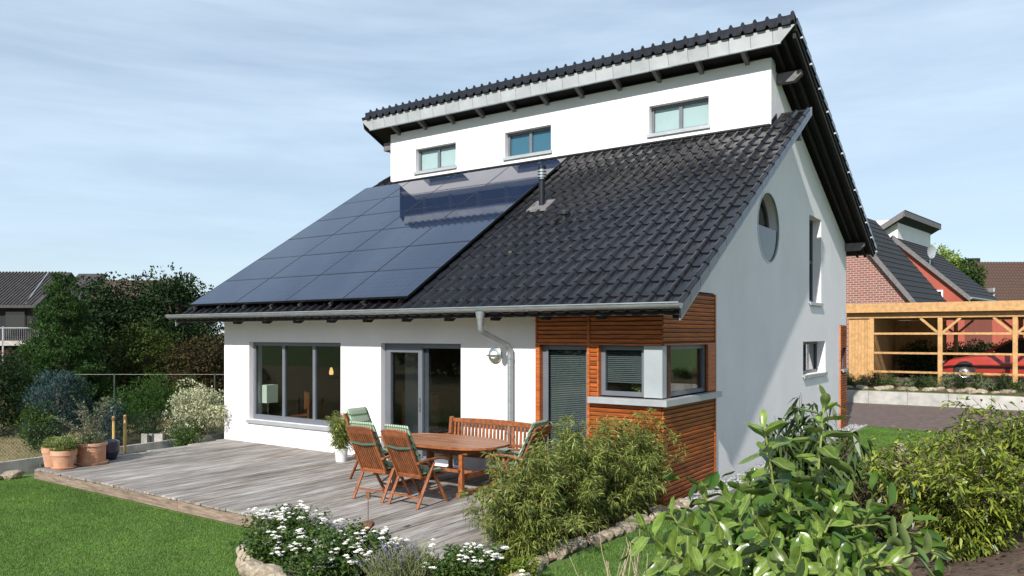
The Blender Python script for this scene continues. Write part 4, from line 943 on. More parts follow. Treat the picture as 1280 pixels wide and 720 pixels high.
# ------------------------------------------------------------------ rose bed
def bloom(P, Rr, parent, m, name='blossoms', loc0=(0, 0, 0)):
    Vs = []; 
    for p, s in zip(P, Rr):
        for ring_, tilt, k in ((1., .25, 6), (.62, .8, 5), (.3, 1.3, 4)):
            for j in range(k):
                a = 2*math.pi*j/k+ring_*2+p[0]*9; d = np.array((math.cos(a), math.sin(a), tilt)); sd_ = np.array((-math.sin(a), math.cos(a), 0)); 
                b = p; e = p+d*s*ring_; mid = p+d*s*ring_*.6
                Vs += [b, mid-sd_*s*.42*ring_, e, mid+sd_*s*.42*ring_]
    V = np.array(Vs)-np.array(loc0); return np_mesh(name, V, np.arange(len(V)).reshape(-1, 4), m, parent, 'stuff')
def rose(loc, label, n, h, spread, nb, br=.2):
    t = sprays('rose_bush', label, 'rose bush', loc, n, h*.6, h, spread, LM['rose'], M['green_stem'], .045, .03, per=60, twig=.16, arch=.3, r=.004, base_r=br, t0=.12, lift=.1, group=None)
    P = []
    for k in range(nb):
        c = np.array((rnd.gauss(0, spread*.55), rnd.gauss(0, spread*.42), h*rnd.uniform(.5, 1.02)))
        for j in range(rnd.randint(2, 5)): P.append(c+np.array((rnd.gauss(0, .03), rnd.gauss(0, .03), rnd.gauss(0, .02))))
    bloom(P, [rnd.uniform(.022, .040) for _ in P], t, M['petal']); return t
rose((8.0, -4.66, G(8, -4.7)), 'white flowering rose bush nearest the lawn edge of the bed', 30, .50, .42, 34, .3)
rose((8.35, -5.05, G(8.4, -5)), 'low white rose bush close to the rubble edging', 24, .36, .36, 16, .28)
rose((9.2, -5.1, G(9.2, -5)), 'low white rose bush between rubble edging and lavender', 24, .34, .36, 14, .28)
rose((9.45, -4.6, G(9.4, -4.6)), 'white flowering rose bush just beside the lavender', 20, .38, .3, 16, .22)
rose((8.95, -4.72, G(8, -4.9)), 'white flowering rose bush between the lawn edge and the lavender', 28, .46, .42, 28, .3)
rose((10.62, -4.52, G(10, -4.6)), 'white flowering rose bush between the lavender and the bamboo', 28, .42, .42, 24, .28)
sprays('leafy_shrub', 'small bright green shrub beside the black garden light', 'shrub', (10.86, -4.1, G(10.4, -4.2)), 34, .16, .3, .3, LM['gold'], M['green_stem'], .045, .016, per=50, twig=.08, arch=.2, r=.003, base_r=.15, t0=.1, lift=.3)
sprays('leafy_shrub', 'small yellow green shrub at the lawn end of the rose bed', 'shrub', (7.85, -4.55, G(8, -4.5)), 26, .22, .36, .22, LM['gold'], M['green_stem'], .04, .018, per=50, twig=.08, arch=.2, r=.003, base_r=.12, t0=.1, lift=.3)
def lavender(loc, label, n, h):
    t = thing('lavender', label, 'lavender', loc, 0, 'lavender plants in the rose bed'); P = []; Dv = []; b = MB(); FPt = []; FD = []
    for i in range(n):
        a = rnd.uniform(0, 6.28); s = rnd.uniform(0, .32); o = np.array((rnd.gauss(0, .08), rnd.gauss(0, .08), 0)); e = o+np.array((math.cos(a)*s, math.sin(a)*s, h*rnd.uniform(.75, 1.1)))
        b.tube([tuple(o), tuple((o+e)/2+np.array((0, 0, .04))), tuple(e)], [.002, .0018, .0014], 3, cap=False)
        for j in range(16):
            w = rnd.uniform(.05, .8); P.append(o+(e-o)*w); Dv.append((rnd.gauss(0, .5), rnd.gauss(0, .5), .8))
        if rnd.random() < .4:
            for j in range(9): w = rnd.uniform(.84, 1.04); FPt.append(o+(e-o)*w); FD.append((rnd.gauss(0, 1), rnd.gauss(0, 1), .7))
    leaves('foliage', np.array(P), np.array(Dv), .05, .006, LM['lavender'], t); leaves('blossoms', np.array(FPt), np.array(FD), .017, .012, M['purple'], t); b.build('stems', M['green_stem'], t, kind='stuff')
for k, (x, y) in enumerate(((9.72, -4.62), (10.08, -4.72), (9.9, -4.95))): lavender((x, y, G(x, y)), 'grey green lavender with purple spikes '+('close to the deck boards', 'beside the rose bush near the bamboo', 'close to the stone edging')[k], 170, .36)
hr = thing('heart_ornament', 'rusty heart garden ornament on a thin rod above the roses', 'ornament', (9.04, -4.36, G(8.9, -4.4)))
hp = [(16*math.sin(t)**3/16*.062, (13*math.cos(t)-5*math.cos(2*t)-2*math.cos(3*t)-math.cos(4*t))/17*.07) for t in np.linspace(0, 2*math.pi, 33)[:-1]]
slab([hp], lambda u, v, d: (u*.82+v*.1, -.02+d+u*.55, .39+v), .04).build('heart', M['rust'], hr, bevel=.008)
MB().tube([(0, 0, 0), (0, 0, .72)], .005, 6).build('rod', M['rust'], hr); MB().box(-.03, .03, -.012, .012, .70, .77).build('finial', M['rust'], hr)
gl = thing('garden_light', 'small black garden spotlight at the deck edge by the bamboo', 'garden light', (10.3, -4.42, G(10.2, -4.4)))
MB().tube([(0, 0, 0), (0, 0, .13)], .012, 8).build('stake', M['black_plastic'], gl); MB().prism([(-.05, .12), (.06, .16), (.045, .24), (-.06, .2)], 0, -.06, .06).build('lamp_head', M['black_plastic'], gl, bevel=.01)
#NEAR
# ------------------------------------------------------------------ near shrubs
def leaf_mesh(bend, cup, name='leaf'):
    vs = []; fs = []; n = 7
    for j in range(n+1):
        t = j/n; w = .5*math.sin(math.pi*min(1, t**1.25*.95+.03))**.62 if 0 < j < n else .02
        y = t; z = -bend*t*t+.04*math.sin(t*7)
        vs += [(-w, y, z+cup*w), (0, y, z), (w, y, z+cup*w)]
    for j in range(n): b = j*3; fs += [(b, b+1, b+4, b+3), (b+1, b+2, b+5, b+4)]
    me = bpy.data.meshes.new(name); me.from_pydata(vs, [], fs); me.materials.append(M['laurel_leaf']); me.polygons.foreach_set('use_smooth', [True]*len(fs)); return me
def laurel_leaf_mat():
    m = mat('glossy laurel leaf', (.082, .138, .018), .28, .25, 3, rand=.45, spec=.5, c2=(.165, .235, .045)); N = m.node_tree.nodes; L = m.node_tree.links; b = N['Principled BSDF']
    src = b.inputs['Base Color'].links[0].from_socket
    g = N.new('ShaderNodeNewGeometry'); back = N.new('ShaderNodeMix'); back.data_type = 'RGBA'; back.inputs[7].default_value = (.17, .22, .085, 1)   # paler, matt underside
    L.new(g.outputs['Backfacing'], back.inputs[0]); L.new(src, back.inputs[6])
    # pale midrib
    t = N.new('ShaderNodeTexCoord'); sx = N.new('ShaderNodeSeparateXYZ'); L.new(t.outputs['Object'], sx.inputs[0]); ab = N.new('ShaderNodeMath'); ab.operation = 'ABSOLUTE'; L.new(sx.outputs['X'], ab.inputs[0])
    lt = N.new('ShaderNodeMath'); lt.operation = 'LESS_THAN'; lt.inputs[1].default_value = .03; L.new(ab.outputs[0], lt.inputs[0])
    rib = N.new('ShaderNodeMix'); rib.data_type = 'RGBA'; rib.inputs[7].default_value = (.26, .33, .09, 1); L.new(lt.outputs[0], rib.inputs[0]); L.new(back.outputs[2], rib.inputs[6]); L.new(rib.outputs[2], b.inputs['Base Color'])
    tr = N.new('ShaderNodeBsdfTranslucent'); k = N.new('ShaderNodeMixShader'); k.inputs[0].default_value = .22; h = N.new('ShaderNodeHueSaturation'); h.inputs['Value'].default_value = 1.6; h.inputs['Hue'].default_value = .485
    L.new(src, h.inputs['Color']); L.new(h.outputs[0], tr.inputs[0]); L.new(b.outputs[0], k.inputs[1]); L.new(tr.outputs[0], k.inputs[2]); L.new(k.outputs[0], N['Material Output'].inputs['Surface']); return m
M['laurel_leaf'] = laurel_leaf_mat()
LMs = [leaf_mesh(.10, .25), leaf_mesh(.28, .15), leaf_mesh(-.08, .4), leaf_mesh(.18, .5)]
lb = np.array(at(1000, 4.1)); lb[2] = G(lb[0], lb[1])
LA = thing('laurel_shrub', 'big leaved glossy cherry laurel with two tall upright shoots', 'shrub', tuple(lb))
tips = [(956, 536, 4.0), (1031, 506, 4.1), (800, 655, 3.6), (838, 640, 3.8), (880, 618, 3.95), (918, 632, 3.8), (985, 628, 3.9), (1055, 622, 4.0), (1090, 634, 4.1), (1128, 662, 3.7), (1168, 688, 3.5),
        (832, 690, 3.45), (902, 676, 3.55), (958, 668, 3.5), (1020, 668, 3.55), (1082, 690, 3.4), (1000, 608, 4.25), (936, 606, 4.2), (868, 662, 3.65), (1042, 646, 3.75), (1124, 706, 3.4), (980, 706, 3.3), (862, 712, 3.35), (1100, 655, 3.9), (912, 712, 3.3), (1040, 712, 3.3)]
nl = 0
for k, (px_, py_, d_) in enumerate(tips):
    tip = at3(px_, py_, d_)-lb; z0 = .25+.35*rnd.random(); base_ = np.array((tip[0]*.45+rnd.gauss(0, .08), tip[1]*.45+rnd.gauss(0, .08), z0)); up_l = tip-base_
    mid_ = base_+up_l*.5+np.array((rnd.gauss(0, .04), rnd.gauss(0, .04), .05))
    T = np.linspace(0, 1, 9)[:, None]; pts = (1-T)**2*base_+2*T*(1-T)*(mid_)+T**2*tip
    pts = np.vstack([np.array((rnd.gauss(0, .06), rnd.gauss(0, .06), 0))[None], pts])
    MB().tube([tuple(p) for p in pts], [.014, .011, .010, .009, .008, .0075, .007, .006, .005, .004], 6).build('branch', M['green_stem'], LA)
    ln = np.linalg.norm(up_l); nleaf = 18 if k < 2 else 11
    for j in range(nleaf):
        q = 1-(j/nleaf)*min(.92, (.5 if k < 2 else .44)/ln); f = 1+q*8; k0 = min(8, int(f)); p = pts[k0]+(pts[min(9, k0+1)]-pts[k0])*(f-k0); ax = unit(pts[min(9, k0+1)]-pts[k0-1])
        a = j*2.4+k; side = unit(np.cross(ax, (math.cos(a), math.sin(a), .2))); openg = .35+.75*min(1, j/6); dr = unit(ax*(1.25-openg)+side*openg+np.array((0, 0, .05-.2*rnd.random())))
        yv = Vector(dr); nv = Vector(ax)-yv*yv.dot(Vector(ax)); nv = (nv.normalized()+Vector((0, 0, .5))+Vector((rnd.gauss(0, .25), rnd.gauss(0, .25), 0))); nv = (nv-yv*yv.dot(nv)).normalized(); xv = yv.cross(nv)
        L_ = (.092+.045*min(1, j/4))*rnd.uniform(.85, 1.2)*(1.12 if k < 2 else 1); w_ = L_*rnd.uniform(.40, .5)
        Mx = Matrix(((xv.x*w_, yv.x*L_, nv.x*L_, p[0]), (xv.y*w_, yv.y*L_, nv.y*L_, p[1]), (xv.z*w_, yv.z*L_, nv.z*L_, p[2]), (0, 0, 0, 1)))
        o = obj('leaf', rnd.choice(LMs), LA); o.matrix_basis = Mx; nl += 1
# inner leaves, deep in the shrub
lv = np.array([v.co[:] for v in LMs[0].vertices]); lf = np.array([p.vertices[:] for p in LMs[0].polygons]); n = 620
Pn = rng.normal(0, 1, (n, 3))*np.array((.30, .30, .2))+np.array((0, 0, .58)); Pn[:, 2] = np.clip(Pn[:, 2], .08, .95)
Yv = unit(rng.normal(0, 1, (n, 3))+np.array((0, 0, .4))); Xv = unit(np.cross(Yv, rng.normal(0, .5, (n, 3))+np.array((0, 0, 1.)))); Zv = np.cross(Xv, Yv); ls = rng.uniform(.09, .14, (n, 1, 1))
Vn = Pn[:, None]+ls*(lv[None, :, :1]*Xv[:, None]*.45+lv[None, :, 1:2]*Yv[:, None]+lv[None, :, 2:]*Zv[:, None])
np_mesh('inner_leaves', Vn.reshape(-1, 3), (lf[None]+(np.arange(n)*len(lv))[:, None, None]).reshape(-1, 4), LM['laurel'], LA, 'stuff', True)

def onb(px, d): p = at(px, d); return (p[0], p[1], G(p[0], p[1]))
sprays('cotoneaster_shrub', 'dense yellow green narrow leaved shrub beside the bark mulch', 'shrub', onb(1200, 6.3), 66, .7, 1.12, .72, LM['cotoneaster'], M['bark'], .074, .023, per=58, twig=.2, arch=.5, r=.009, base_r=.12, t0=.15, hang=.25, leaf_droop=.3, sub=3)
sprays('cotoneaster_shrub', 'taller narrow leaved shrub standing behind the yellow green one', 'shrub', onb(1285, 7.0), 66, .8, 1.4, .85, LM['cotoneaster'], M['bark'], .074, .023, per=58, twig=.22, arch=.5, r=.009, base_r=.15, t0=.15, hang=.25, leaf_droop=.3, sub=3)
sprays('cotoneaster_shrub', 'loose narrow leaved shrub reaching towards the retaining wall', 'shrub', onb(1185, 9.6), 34, .7, 1.15, .8, LM['cotoneaster'], M['bark'], .075, .022, per=40, twig=.22, arch=.5, r=.008, base_r=.15, t0=.2, hang=.2, leaf_droop=.3, sub=3)
sprays('drooping_shrub', 'dark shrub with long drooping leaves behind the laurel shoots', 'shrub', onb(1010, 5.4), 30, 1.4, 1.8, .34, LM['leucothoe'], M['bark'], .11, .026, per=30, twig=.1, arch=.5, r=.006, base_r=.08, t0=.35, hang=.7, leaf_droop=.5, sub=3)
sprays('red_tipped_shrub', 'loose shrub with bronze and red young leaves', 'shrub', onb(1068, 7.4), 30, .8, 1.45, .5, LM['photinia'], M['bark'], .08, .028, per=26, twig=.12, arch=.3, r=.006, base_r=.12, t0=.25, hang=.1, sub=3)
sprays('red_tipped_shrub', 'low bronze leaved shrub at the edge of the pale stones', 'shrub', onb(1105, 8.2), 26, .5, .8, .5, LM['photinia'], M['bark'], .075, .026, per=28, twig=.12, arch=.3, r=.006, base_r=.12, t0=.2, hang=.1, sub=3)
def twigs(loc, label, n, h, spread):
    t = thing('dead_twigs', label, 'twigs', loc, 0, 'dead twigs in the lawn edge'); b = MB()
    for i in range(n):
        a = rnd.uniform(0, 6.28); s = rnd.uniform(.1, 1)*spread; e = np.array((math.cos(a)*s, math.sin(a)*s, h*rnd.uniform(.6, 1))); o = np.array((rnd.gauss(0, .04), rnd.gauss(0, .04), 0))
        mids = [o+(e-o)*q+np.array((rnd.gauss(0, .012), rnd.gauss(0, .012), .06*q*(1-q))) for q in np.linspace(0, 1, 6)]
        b.tube([tuple(p) for p in mids], [.006, .005, .0045, .004, .003, .002], 4, cap=False)
        for j in range(2): p = mids[2+j]; b.tube([tuple(p), tuple(p+np.array((rnd.gauss(0, .06), rnd.gauss(0, .06), rnd.uniform(.05, .16))))], [.003, .0015], 3, cap=False)
    b.build('stems', M['dead'], t, kind='stuff')
twigs(onb(762, 6.4), 'bare pale dead twigs fanning up from the side lawn', 10, 1.0, .32); twigs(onb(793, 6.6), 'thin upright dead twigs close to the laurel', 7, .95, .14)
ch = []
n = 5200; P = np.column_stack([rng.uniform(12.6, 18, n), rng.uniform(-8, 8, n)]); P = P[P[:, 0] > xbank(P[:, 1])+.1]; n = len(P); B = np.column_stack([P, hgt(P[:, 0], P[:, 1])+.03])
o = leaves('bark_chips', B, np.column_stack([rng.normal(0, 1, n), rng.normal(0, 1, n), rng.normal(0, .25, n)]), .06, .03, mat('bark chip', (.075, .04, .025), .9, .3, 6, island=.6), None, flat=.3); tag(o, 'dark bark mulch chips under the shrubs', 'mulch')

# ------------------------------------------------------------------ left: hedges, trees and fence
def bx(px, depth, z=None): p = at(px, depth); return (p[0], p[1], G(p[0], p[1]) if z is None else z)
bush('conifer', 'tall dense dark green conifer with knobbly tufts behind the pots', 'tree', bx(80, 22), (1.45, 1.45, 4.5), LM['pine'], n=85, K=680, L=.10, Wd=.024, clump=.17, shape='cone', up=1.0, trunk_r=.12, flat=1.)
bush('broad_tree', 'dark broad leaved tree behind the conifer', 'tree', bx(150, 28), (2.0, 2.0, 4.9), LM['dark'], n=110, K=170, L=.13, Wd=.07, clump=.5, trunk_r=.14, group='trees behind the garden fence')
bush('broad_tree', 'dark broad leaved tree whose loose top reaches the roof corner', 'tree', bx(222, 27), (1.75, 1.75, 4.75), LM['dark'], n=110, K=150, L=.13, Wd=.07, clump=.5, trunk_r=.14, group='trees behind the garden fence')
bush('hedge_shrub', 'russet brown and green shrub under the gutter corner', 'shrub', bx(262, 23), (1.3, 1.3, 2.7), LM['russet'], n=90, K=110, L=.10, Wd=.05, clump=.35, trunk_r=.06)
bush('hedge_shrub', 'brownish green shrub in the middle of the hedge', 'shrub', bx(180, 24), (1.3, 1.3, 2.9), LM['yew'], n=90, K=110, L=.09, Wd=.045, clump=.35, trunk_r=.06)
bush('clipped_shrub', 'small rounded yellow green shrub behind the variegated bush', 'shrub', bx(236, 20), (.42, .42, 1.45), LM['yew'], n=80, K=70, L=.05, Wd=.02, clump=.16, shape='column', trunk_r=.04)
bush('green_shrub', 'feathery fresh green shrub beside the yellow stakes', 'shrub', bx(192, 18.6), (.62, .62, 1.6), LM['green'], n=90, K=110, L=.08, Wd=.015, clump=.2, up=1.0, trunk_r=.05)
bush('variegated_bush', 'round cream and green variegated bush against the house corner', 'shrub', bx(250, 17.6), (.72, .72, 1.55), LM['varieg'], n=85, K=120, L=.05, Wd=.028, clump=.18, trunk_r=.04)
bush('green_shrub', 'low green shrub in front of the variegated bush', 'shrub', bx(232, 17.0), (.35, .35, .62), LM['rose'], n=60, K=40, L=.045, Wd=.025, clump=.14, trunk_r=.03)
bush('blue_juniper', 'blue green spiky juniper beside the conifer', 'shrub', bx(72, 17.2), (.56, .56, 1.7), LM['blue'], n=90, K=130, L=.09, Wd=.015, clump=.2, shape='column', up=1.3, trunk_r=.05)
bush('green_shrub', 'leafy green shrub in front of the blue juniper', 'shrub', bx(50, 16.7), (.36, .36, 1.1), LM['rose'], n=70, K=60, L=.06, Wd=.03, clump=.18, trunk_r=.03, up=.4)
bush('green_shrub', 'small dark shrub behind the pots', 'shrub', bx(132, 17.6), (.4, .4, 1.05), LM['blue'], n=70, K=60, L=.06, Wd=.02, clump=.18, trunk_r=.03, up=.6)
bush('green_shrub', 'dark leafy shrub behind the yellow stakes', 'shrub', bx(152, 19.5), (.5, .5, 1.2), LM['green'], n=70, K=70, L=.06, Wd=.03, clump=.2, trunk_r=.03)
bush('dark_hedge', 'dark evergreen hedge standing below the balcony', 'hedge', bx(-8, 19.4), (1.15, .9, 2.2), LM['dark'], n=110, K=120, L=.08, Wd=.03, clump=.3, trunk_r=.08, up=.8)
bush('dark_hedge', 'dark evergreen hedge filling in behind the trees', 'hedge', bx(112, 31), (3.6, 1.4, 3.0), LM['dark'], n=130, K=150, L=.14, Wd=.07, clump=.55, trunk_r=.1)
bush('dark_hedge', 'dark evergreen hedge closing the garden behind the house corner', 'hedge', bx(230, 30), (2.6, 1.4, 3.2), LM['dark'], n=130, K=120, L=.14, Wd=.07, clump=.55, trunk_r=.1)
bush('dark_hedge', 'dark evergreen hedge behind the conifer foot', 'hedge', bx(60, 26), (2.4, 1.0, 2.2), LM['dark'], n=120, K=110, L=.12, Wd=.06, clump=.45, trunk_r=.08)
# wire fence on the kerb
def local_thing(name, label, cat, px, depth, rot=0.):
    p = at(px, depth); t = thing(name, label, cat, (p[0], p[1], G(p[0], p[1])), YAW+rot); return t
FE = thing('wire_fence', 'thin green chain link fence on posts behind the kerb', 'fence', (-.1, -6., -.2)); dvx = lambda s: np.array((-.075*s-.12, s, 0))
for s in (3.75, 5.9, 7.5): p = dvx(s); MB().tube([(p[0], p[1], -.1), (p[0], p[1], .95)], .018, 8).build('post', M['wire'], FE)
b = MB()
for k in range(-16, 126):
    for sg in (1, -1):
        s0 = k*.065 if sg > 0 else (k+16)*.065; s1 = s0+sg*.8; z0, z1 = .05, .85
        lo_, hi_ = 0., 8.
        if s1 < lo_ or s1 > hi_ or s0 < lo_ or s0 > hi_: continue
        p, q = dvx(s0), dvx(s1); b.bar((p[0], p[1], z0), (q[0], q[1], z1), .003, .003)
b.build('mesh', M['wire'], FE, kind='stuff')
for z in (.87,): p, q = dvx(0), dvx(8); MB().tube([(p[0], p[1], z), (q[0], q[1], z)], .004, 5).build('wire', M['wire'], FE)
F2 = local_thing('wire_fence', 'two thin posts and a tension wire in front of the hedge', 'fence', 205, 19.2); zt = zpx(467, 19.2)+.2
for x in (-1.22, 1.27): MB().tube([(x, 0, 0), (x, 0, zt)], .02, 8).build('post', M['wire'], F2)
MB().tube([(-2.2, 0, zt-.02), (1.6, 0, zt-.02)], .004, 5).build('wire', M['kerb'], F2)
for k, (x, y) in enumerate(((.05, -2.55), (-.02, -2.28))):
    s = thing('plant_stake', 'yellow wooden plant stake, '+('the one nearer the blue pot' if k == 0 else 'the one nearer the variegated bush'), 'stake', (x, y, -.2), 0, 'pair of plant stakes')
    MB().tube([(0, 0, 0), (0, 0, .93)], .026, 8).build('pole', M['stake'], s); MB().lathe([(.027, 0), (.034, .01), (.034, .06), (.027, .07)], (0, 0, .84), 10).build('tie', M['rust'], s)
for px_, lab in ((182, 'pale grey concrete slab leaning behind the fence'), (196, 'wider pale grey concrete slab behind the fence')):
    p = bx(px_, 16.8); s = thing('concrete_slab', lab, 'slab', p, .2, 'concrete slabs behind the fence'); MB().prism([(-.22, 0), (.22, 0), (.2, .42), (-.21, .40)] if px_ > 190 else [(-.1, 0), (.1, 0), (.1, .40), (-.09, .41)], 1, -.025, .025).build('body', M['kerb'], s)

# ------------------------------------------------------------------ neighbour house on the left
def frame_fn(o, a, b):   # local (u along a, v along b, z)
    return lambda u, v, z: (o[0]+a[0]*u+b[0]*v, o[1]+a[1]*u+b[1]*v, z)
N1 = local_thing('neighbour_house', 'dark house with a grey tiled roof and a railed balcony behind the conifer', 'house', 0, 44)
z_e, z_r = zpx(380.5, 44)+.2, zpx(340, 47.2)+.2
MB().box(-9, 2.0, .5, 7, 0, z_e).build('wall', M['dark_timber'], N1)
rf = MB().prism([(-.1, z_e-.05), (3.4, z_r), (6.9, z_e-.05), (6.9, z_e-.2), (3.4, z_r-.15), (-.1, z_e-.2)], 0, -10, 2.15).build('roof', M['roof_grey'], N1)
cor = MB()
for k in range(60): x = -10+k*.2; cor.bar((x, -.1, z_e-.02), (x, 3.4, z_r+.03), .07, .06)
cor.build('tile_rolls', M['roof_grey'], rf, kind='stuff')
MB().prism([(1.6, zpx(372, 45)+.2), (4.2, zpx(342, 47.5)+.25), (4.2, zpx(342, 47.5)+.1), (1.6, zpx(372, 45)+.0)], 0, 2.152, 3.95).build('wing_roof', M['roof_grey'], N1)
MB().box(2.0, 3.8, 1.9, 6.5, 0, zpx(374, 45)+.1).build('wing_wall', M['dark_timber'], N1)
MB().bar((1.45, -.0, z_e+.02), (.85, 3.3, z_r+.04), .06, .05).build('flashing', M['zinc'], rf)
bal = MB().box(-6, 2.9, -1.1, .45, zpx(432, 43)+.2, zpx(426, 43)+.2).build('balcony', M['kerb'], N1)
rz0, rz1 = zpx(426, 43)+.2, zpx(410.5, 43)+.2
br_ = MB()
for k in range(75): x = -6+k*.12; br_.box(x, x+.02, -1.08, -1.06, rz0, rz1)
br_.build('bars', M['purlin'], bal, kind='stuff'); MB().box(-6, 2.9, -1.1, -1.04, rz1, rz1+.06).build('handrail', M['zinc'], bal)
for x in (-1.3, .9, 2.85): MB().box(x-.04, x+.04, -1.1, -1.02, 0, rz1+.1).build('post', M['zinc'], bal)
MB().box(-.6, .5, -1.14, -1.11, rz0+.08, rz1-.05).build('screen', M['deck_edge'], bal)
MB().box(-6, 2.6, .3, .49, rz0-.9, rz0-.55).build('awning', M['car_red'], N1)
for x in (-1.6, .6): w = MB().box(x-.6, x+.6, .44, .498, rz0+.2, z_e-.35).build('window', M['dark_timber'], N1); MB().box(x-.54, x+.54, .43, .439, rz0+.26, z_e-.41).build('pane', M['car_glass'], w)
N2 = local_thing('neighbour_house', 'low house with a plain brown roof behind the trees', 'house', 140, 56)
e2, r2 = zpx(372, 56)+.2, zpx(350, 59)+.2
MB().box(-3.5, 3.5, .3, 6, 0, e2).build('wall', M['dark_timber'], N2); MB().prism([(0, e2-.05), (3.1, r2), (6.2, e2-.05), (6.2, e2-.2), (3.1, r2-.15), (0, e2-.2)], 0, -4, 3.6).build('roof', M['roof_brown'], N2)
#RIGHT
# ------------------------------------------------------------------ right: retaining wall, carport, car
RW = thing('retaining_wall', 'low pale concrete retaining wall in front of the carport', 'wall', (9.0, 18.1, -.02))
for k in range(9): MB().box(k*1.2, k*1.2+1.192, 0, .16, -.2, .45).build('wall_block', M['concrete'], RW, bevel=.01)
CP = thing('carport', 'honey coloured timber carport with diagonal braces and a boarded shed end', 'carport', (9.33, 19.3, .6))
zc = lambda z: z-.6
one('roof_board', M['carport'], CP, -.25, 8.2, -.25, 5.4, zc(3.20), zc(3.30)); one('fascia', M['carport'], CP, -.3, 8.25, -.30, -.252, zc(3.14), zc(3.46), bevel=.006)
one('fascia', M['carport'], CP, -.35, -.302, -.3, 5.4, zc(3.14), zc(3.46))
one('beam', M['carport'], CP, -.05, 8.15, -.07, .07, zc(2.94), zc(3.135), bevel=.006); one('beam', M['carport'], CP, -.05, 8.15, 5.0, 5.14, zc(2.94), zc(3.135))
for k, x in enumerate((.77, 2.91, 5.05, 7.19)):
    for y in (0, 5.07):
        MB().box(x-.07, x+.07, y-.07, y+.07, -.0, zc(2.938)).build('post', M['carport'], CP, bevel=.006)
        for sg in (-1, 1):
            if k == 0: continue
            MB().bar((x+sg*.06, y, zc(2.42)), (x+sg*.60, y, zc(2.93)), .08, .09, up=(0, 1, 0)).build('brace', M['carport'], CP)
for z in (2.40, 1.72, 1.06): 
    for a, b in ((.84, 2.84), (2.98, 4.98), (5.12, 7.12)): one('rail', M['carport'], CP, a, b, -.03, .03, zc(z)-.035, zc(z)+.035)
shd = one('shed_wall', M['carport'], CP, .02, .74, .03, 5.0, 0.0, zc(2.93))
for k in range(7): one('board', M['carport'], shd, -.0+k*.104, .098+k*.104, -.0, .026, 0, zc(2.935))
for k in range(24): one('board', M['carport'], shd, .742, .762, .1+k*.2, .294+k*.2, 0, zc(2.93))
bkw = one('back_wall', M['carport'], CP, .78, 2.6, 4.9, 4.94, 0, zc(2.93))
for k in range(15): one('board', M['carport'], bkw, .78+k*.12, .894+k*.12, 4.875, 4.898, 0, zc(2.93))
CF = sheet('carport_floor', [(9.4, 19.4), (19, 19.4), (19, 25), (9.4, 25)], M['paving'], .015, 2.)

car = thing('parked_car', 'red estate car parked under the carport', 'car', (14.15, 21.9, .695))
st = [(-2.12, .60, .38, .60), (-2.05, .76, .28, .72), (-1.8, .83, .22, .80), (-1.2, .86, .2, .90), (-.65, .87, .2, .96), (.4, .875, .2, .99), (1.3, .87, .2, 1.01), (1.9, .84, .22, 1.02), (2.12, .76, .3, .98), (2.18, .66, .42, .8)]
vs = []; fs = []
for x, hw, zb, zt in st:
    sec = [(-hw*.9, zb), (-hw, zb+.12), (-hw, zb+(zt-zb)*.62), (-hw*.965, zt-.05), (-hw*.85, zt), (hw*.85, zt), (hw*.965, zt-.05), (hw, zb+(zt-zb)*.62), (hw, zb+.12), (hw*.9, zb)]
    vs += [(x, y, z) for y, z in sec]
for a in range(len(st)-1):
    for j in range(10): fs.append((a*10+j, a*10+(j+1) % 10, (a+1)*10+(j+1) % 10, (a+1)*10+j))
fs += [tuple(range(10)), tuple(range(90, 100))]
MB().add(vs, fs).build('body', M['car_red'], car, smooth=True)
gp = [(-.85, .955), (.02, 1.46), (.35, 1.5), (1.55, 1.47), (2.02, 1.02)]; vs = []
for sg in (-1, 1):
    for x, z in gp: vs.append((x, sg*(.80-(z-.95)*.36), z))
MB().add(vs, [(0, 1, 2, 3, 4), (9, 8, 7, 6, 5)]+[(i, (i+1) % 5, (i+1) % 5+5, i+5) for i in range(5)]).build('window', M['car_glass'], car)
rs = []; 
for sg in (-1, 1):
    Y_ = lambda z: sg*(.81-(z-.95)*.36)
    for (x0_, z0_), (x1_, z1_) in ((gp[0], gp[1]), ((.62, .98), (.70, 1.49)), (gp[4], gp[3]), ((1.42, 1.0), (1.3, 1.48))): MB().bar((x0_, Y_(z0_), z0_), (x1_, Y_(z1_), z1_), .05, .07, up=(1, 0, 0)).build('pillar', M['car_red'], car)
    MB().tube([(.1, sg*.60, 1.5), (.35, sg*.59, 1.545), (1.5, sg*.58, 1.52), (1.65, sg*.58, 1.47)], .02, 6).build('roof_rail', M['black_plastic'], car)
    MB().box(.42, .6, sg*.875-.012, sg*.875+.012, .80, .835).build('door_handle', M['black_plastic'], car)
    MB().box(-1.0, 1.0, sg*.878-.012, sg*.878+.012, .48, .54).build('side_moulding', M['black_plastic'], car)
    MB().box(-.62, -.42, sg*.93-.07, sg*.93+.07, .98, 1.10).build('mirror', M['car_red'], car, bevel=.02)
    MB().box(-2.09, -1.95, sg*.62-.14, sg*.62+.14, .60, .72).build('headlight', M['steel'], car, bevel=.03)
    MB().box(2.10, 2.17, sg*.66-.07, sg*.66+.07, .75, .98).build('tail_light', M['car_red'], car)
    for x in (-1.33, 1.33):
        w = MB().lathe([(.2, -.1), (.32, -.1), (.335, -.06), (.335, .06), (.32, .1), (.2, .1)], (x, sg*.80, .335), 24, 1).build('wheel', M['tyre'], car, smooth=True)
        r = MB().lathe([(0, sg*.05), (.06, sg*.055), (.12, sg*.03), (.19, sg*.045), (.215, sg*.062), (.215, 0)], (x, sg*.84, .335), 20, 1)
        r.build('rim', M['steel'], w, smooth=True)
        MB().lathe([(.0, .0), (.37, .0), (.37, .012), (.0, .012)], (x, sg*.862, .36), 24, 1).build('wheel_arch', M['black_plastic'], w)
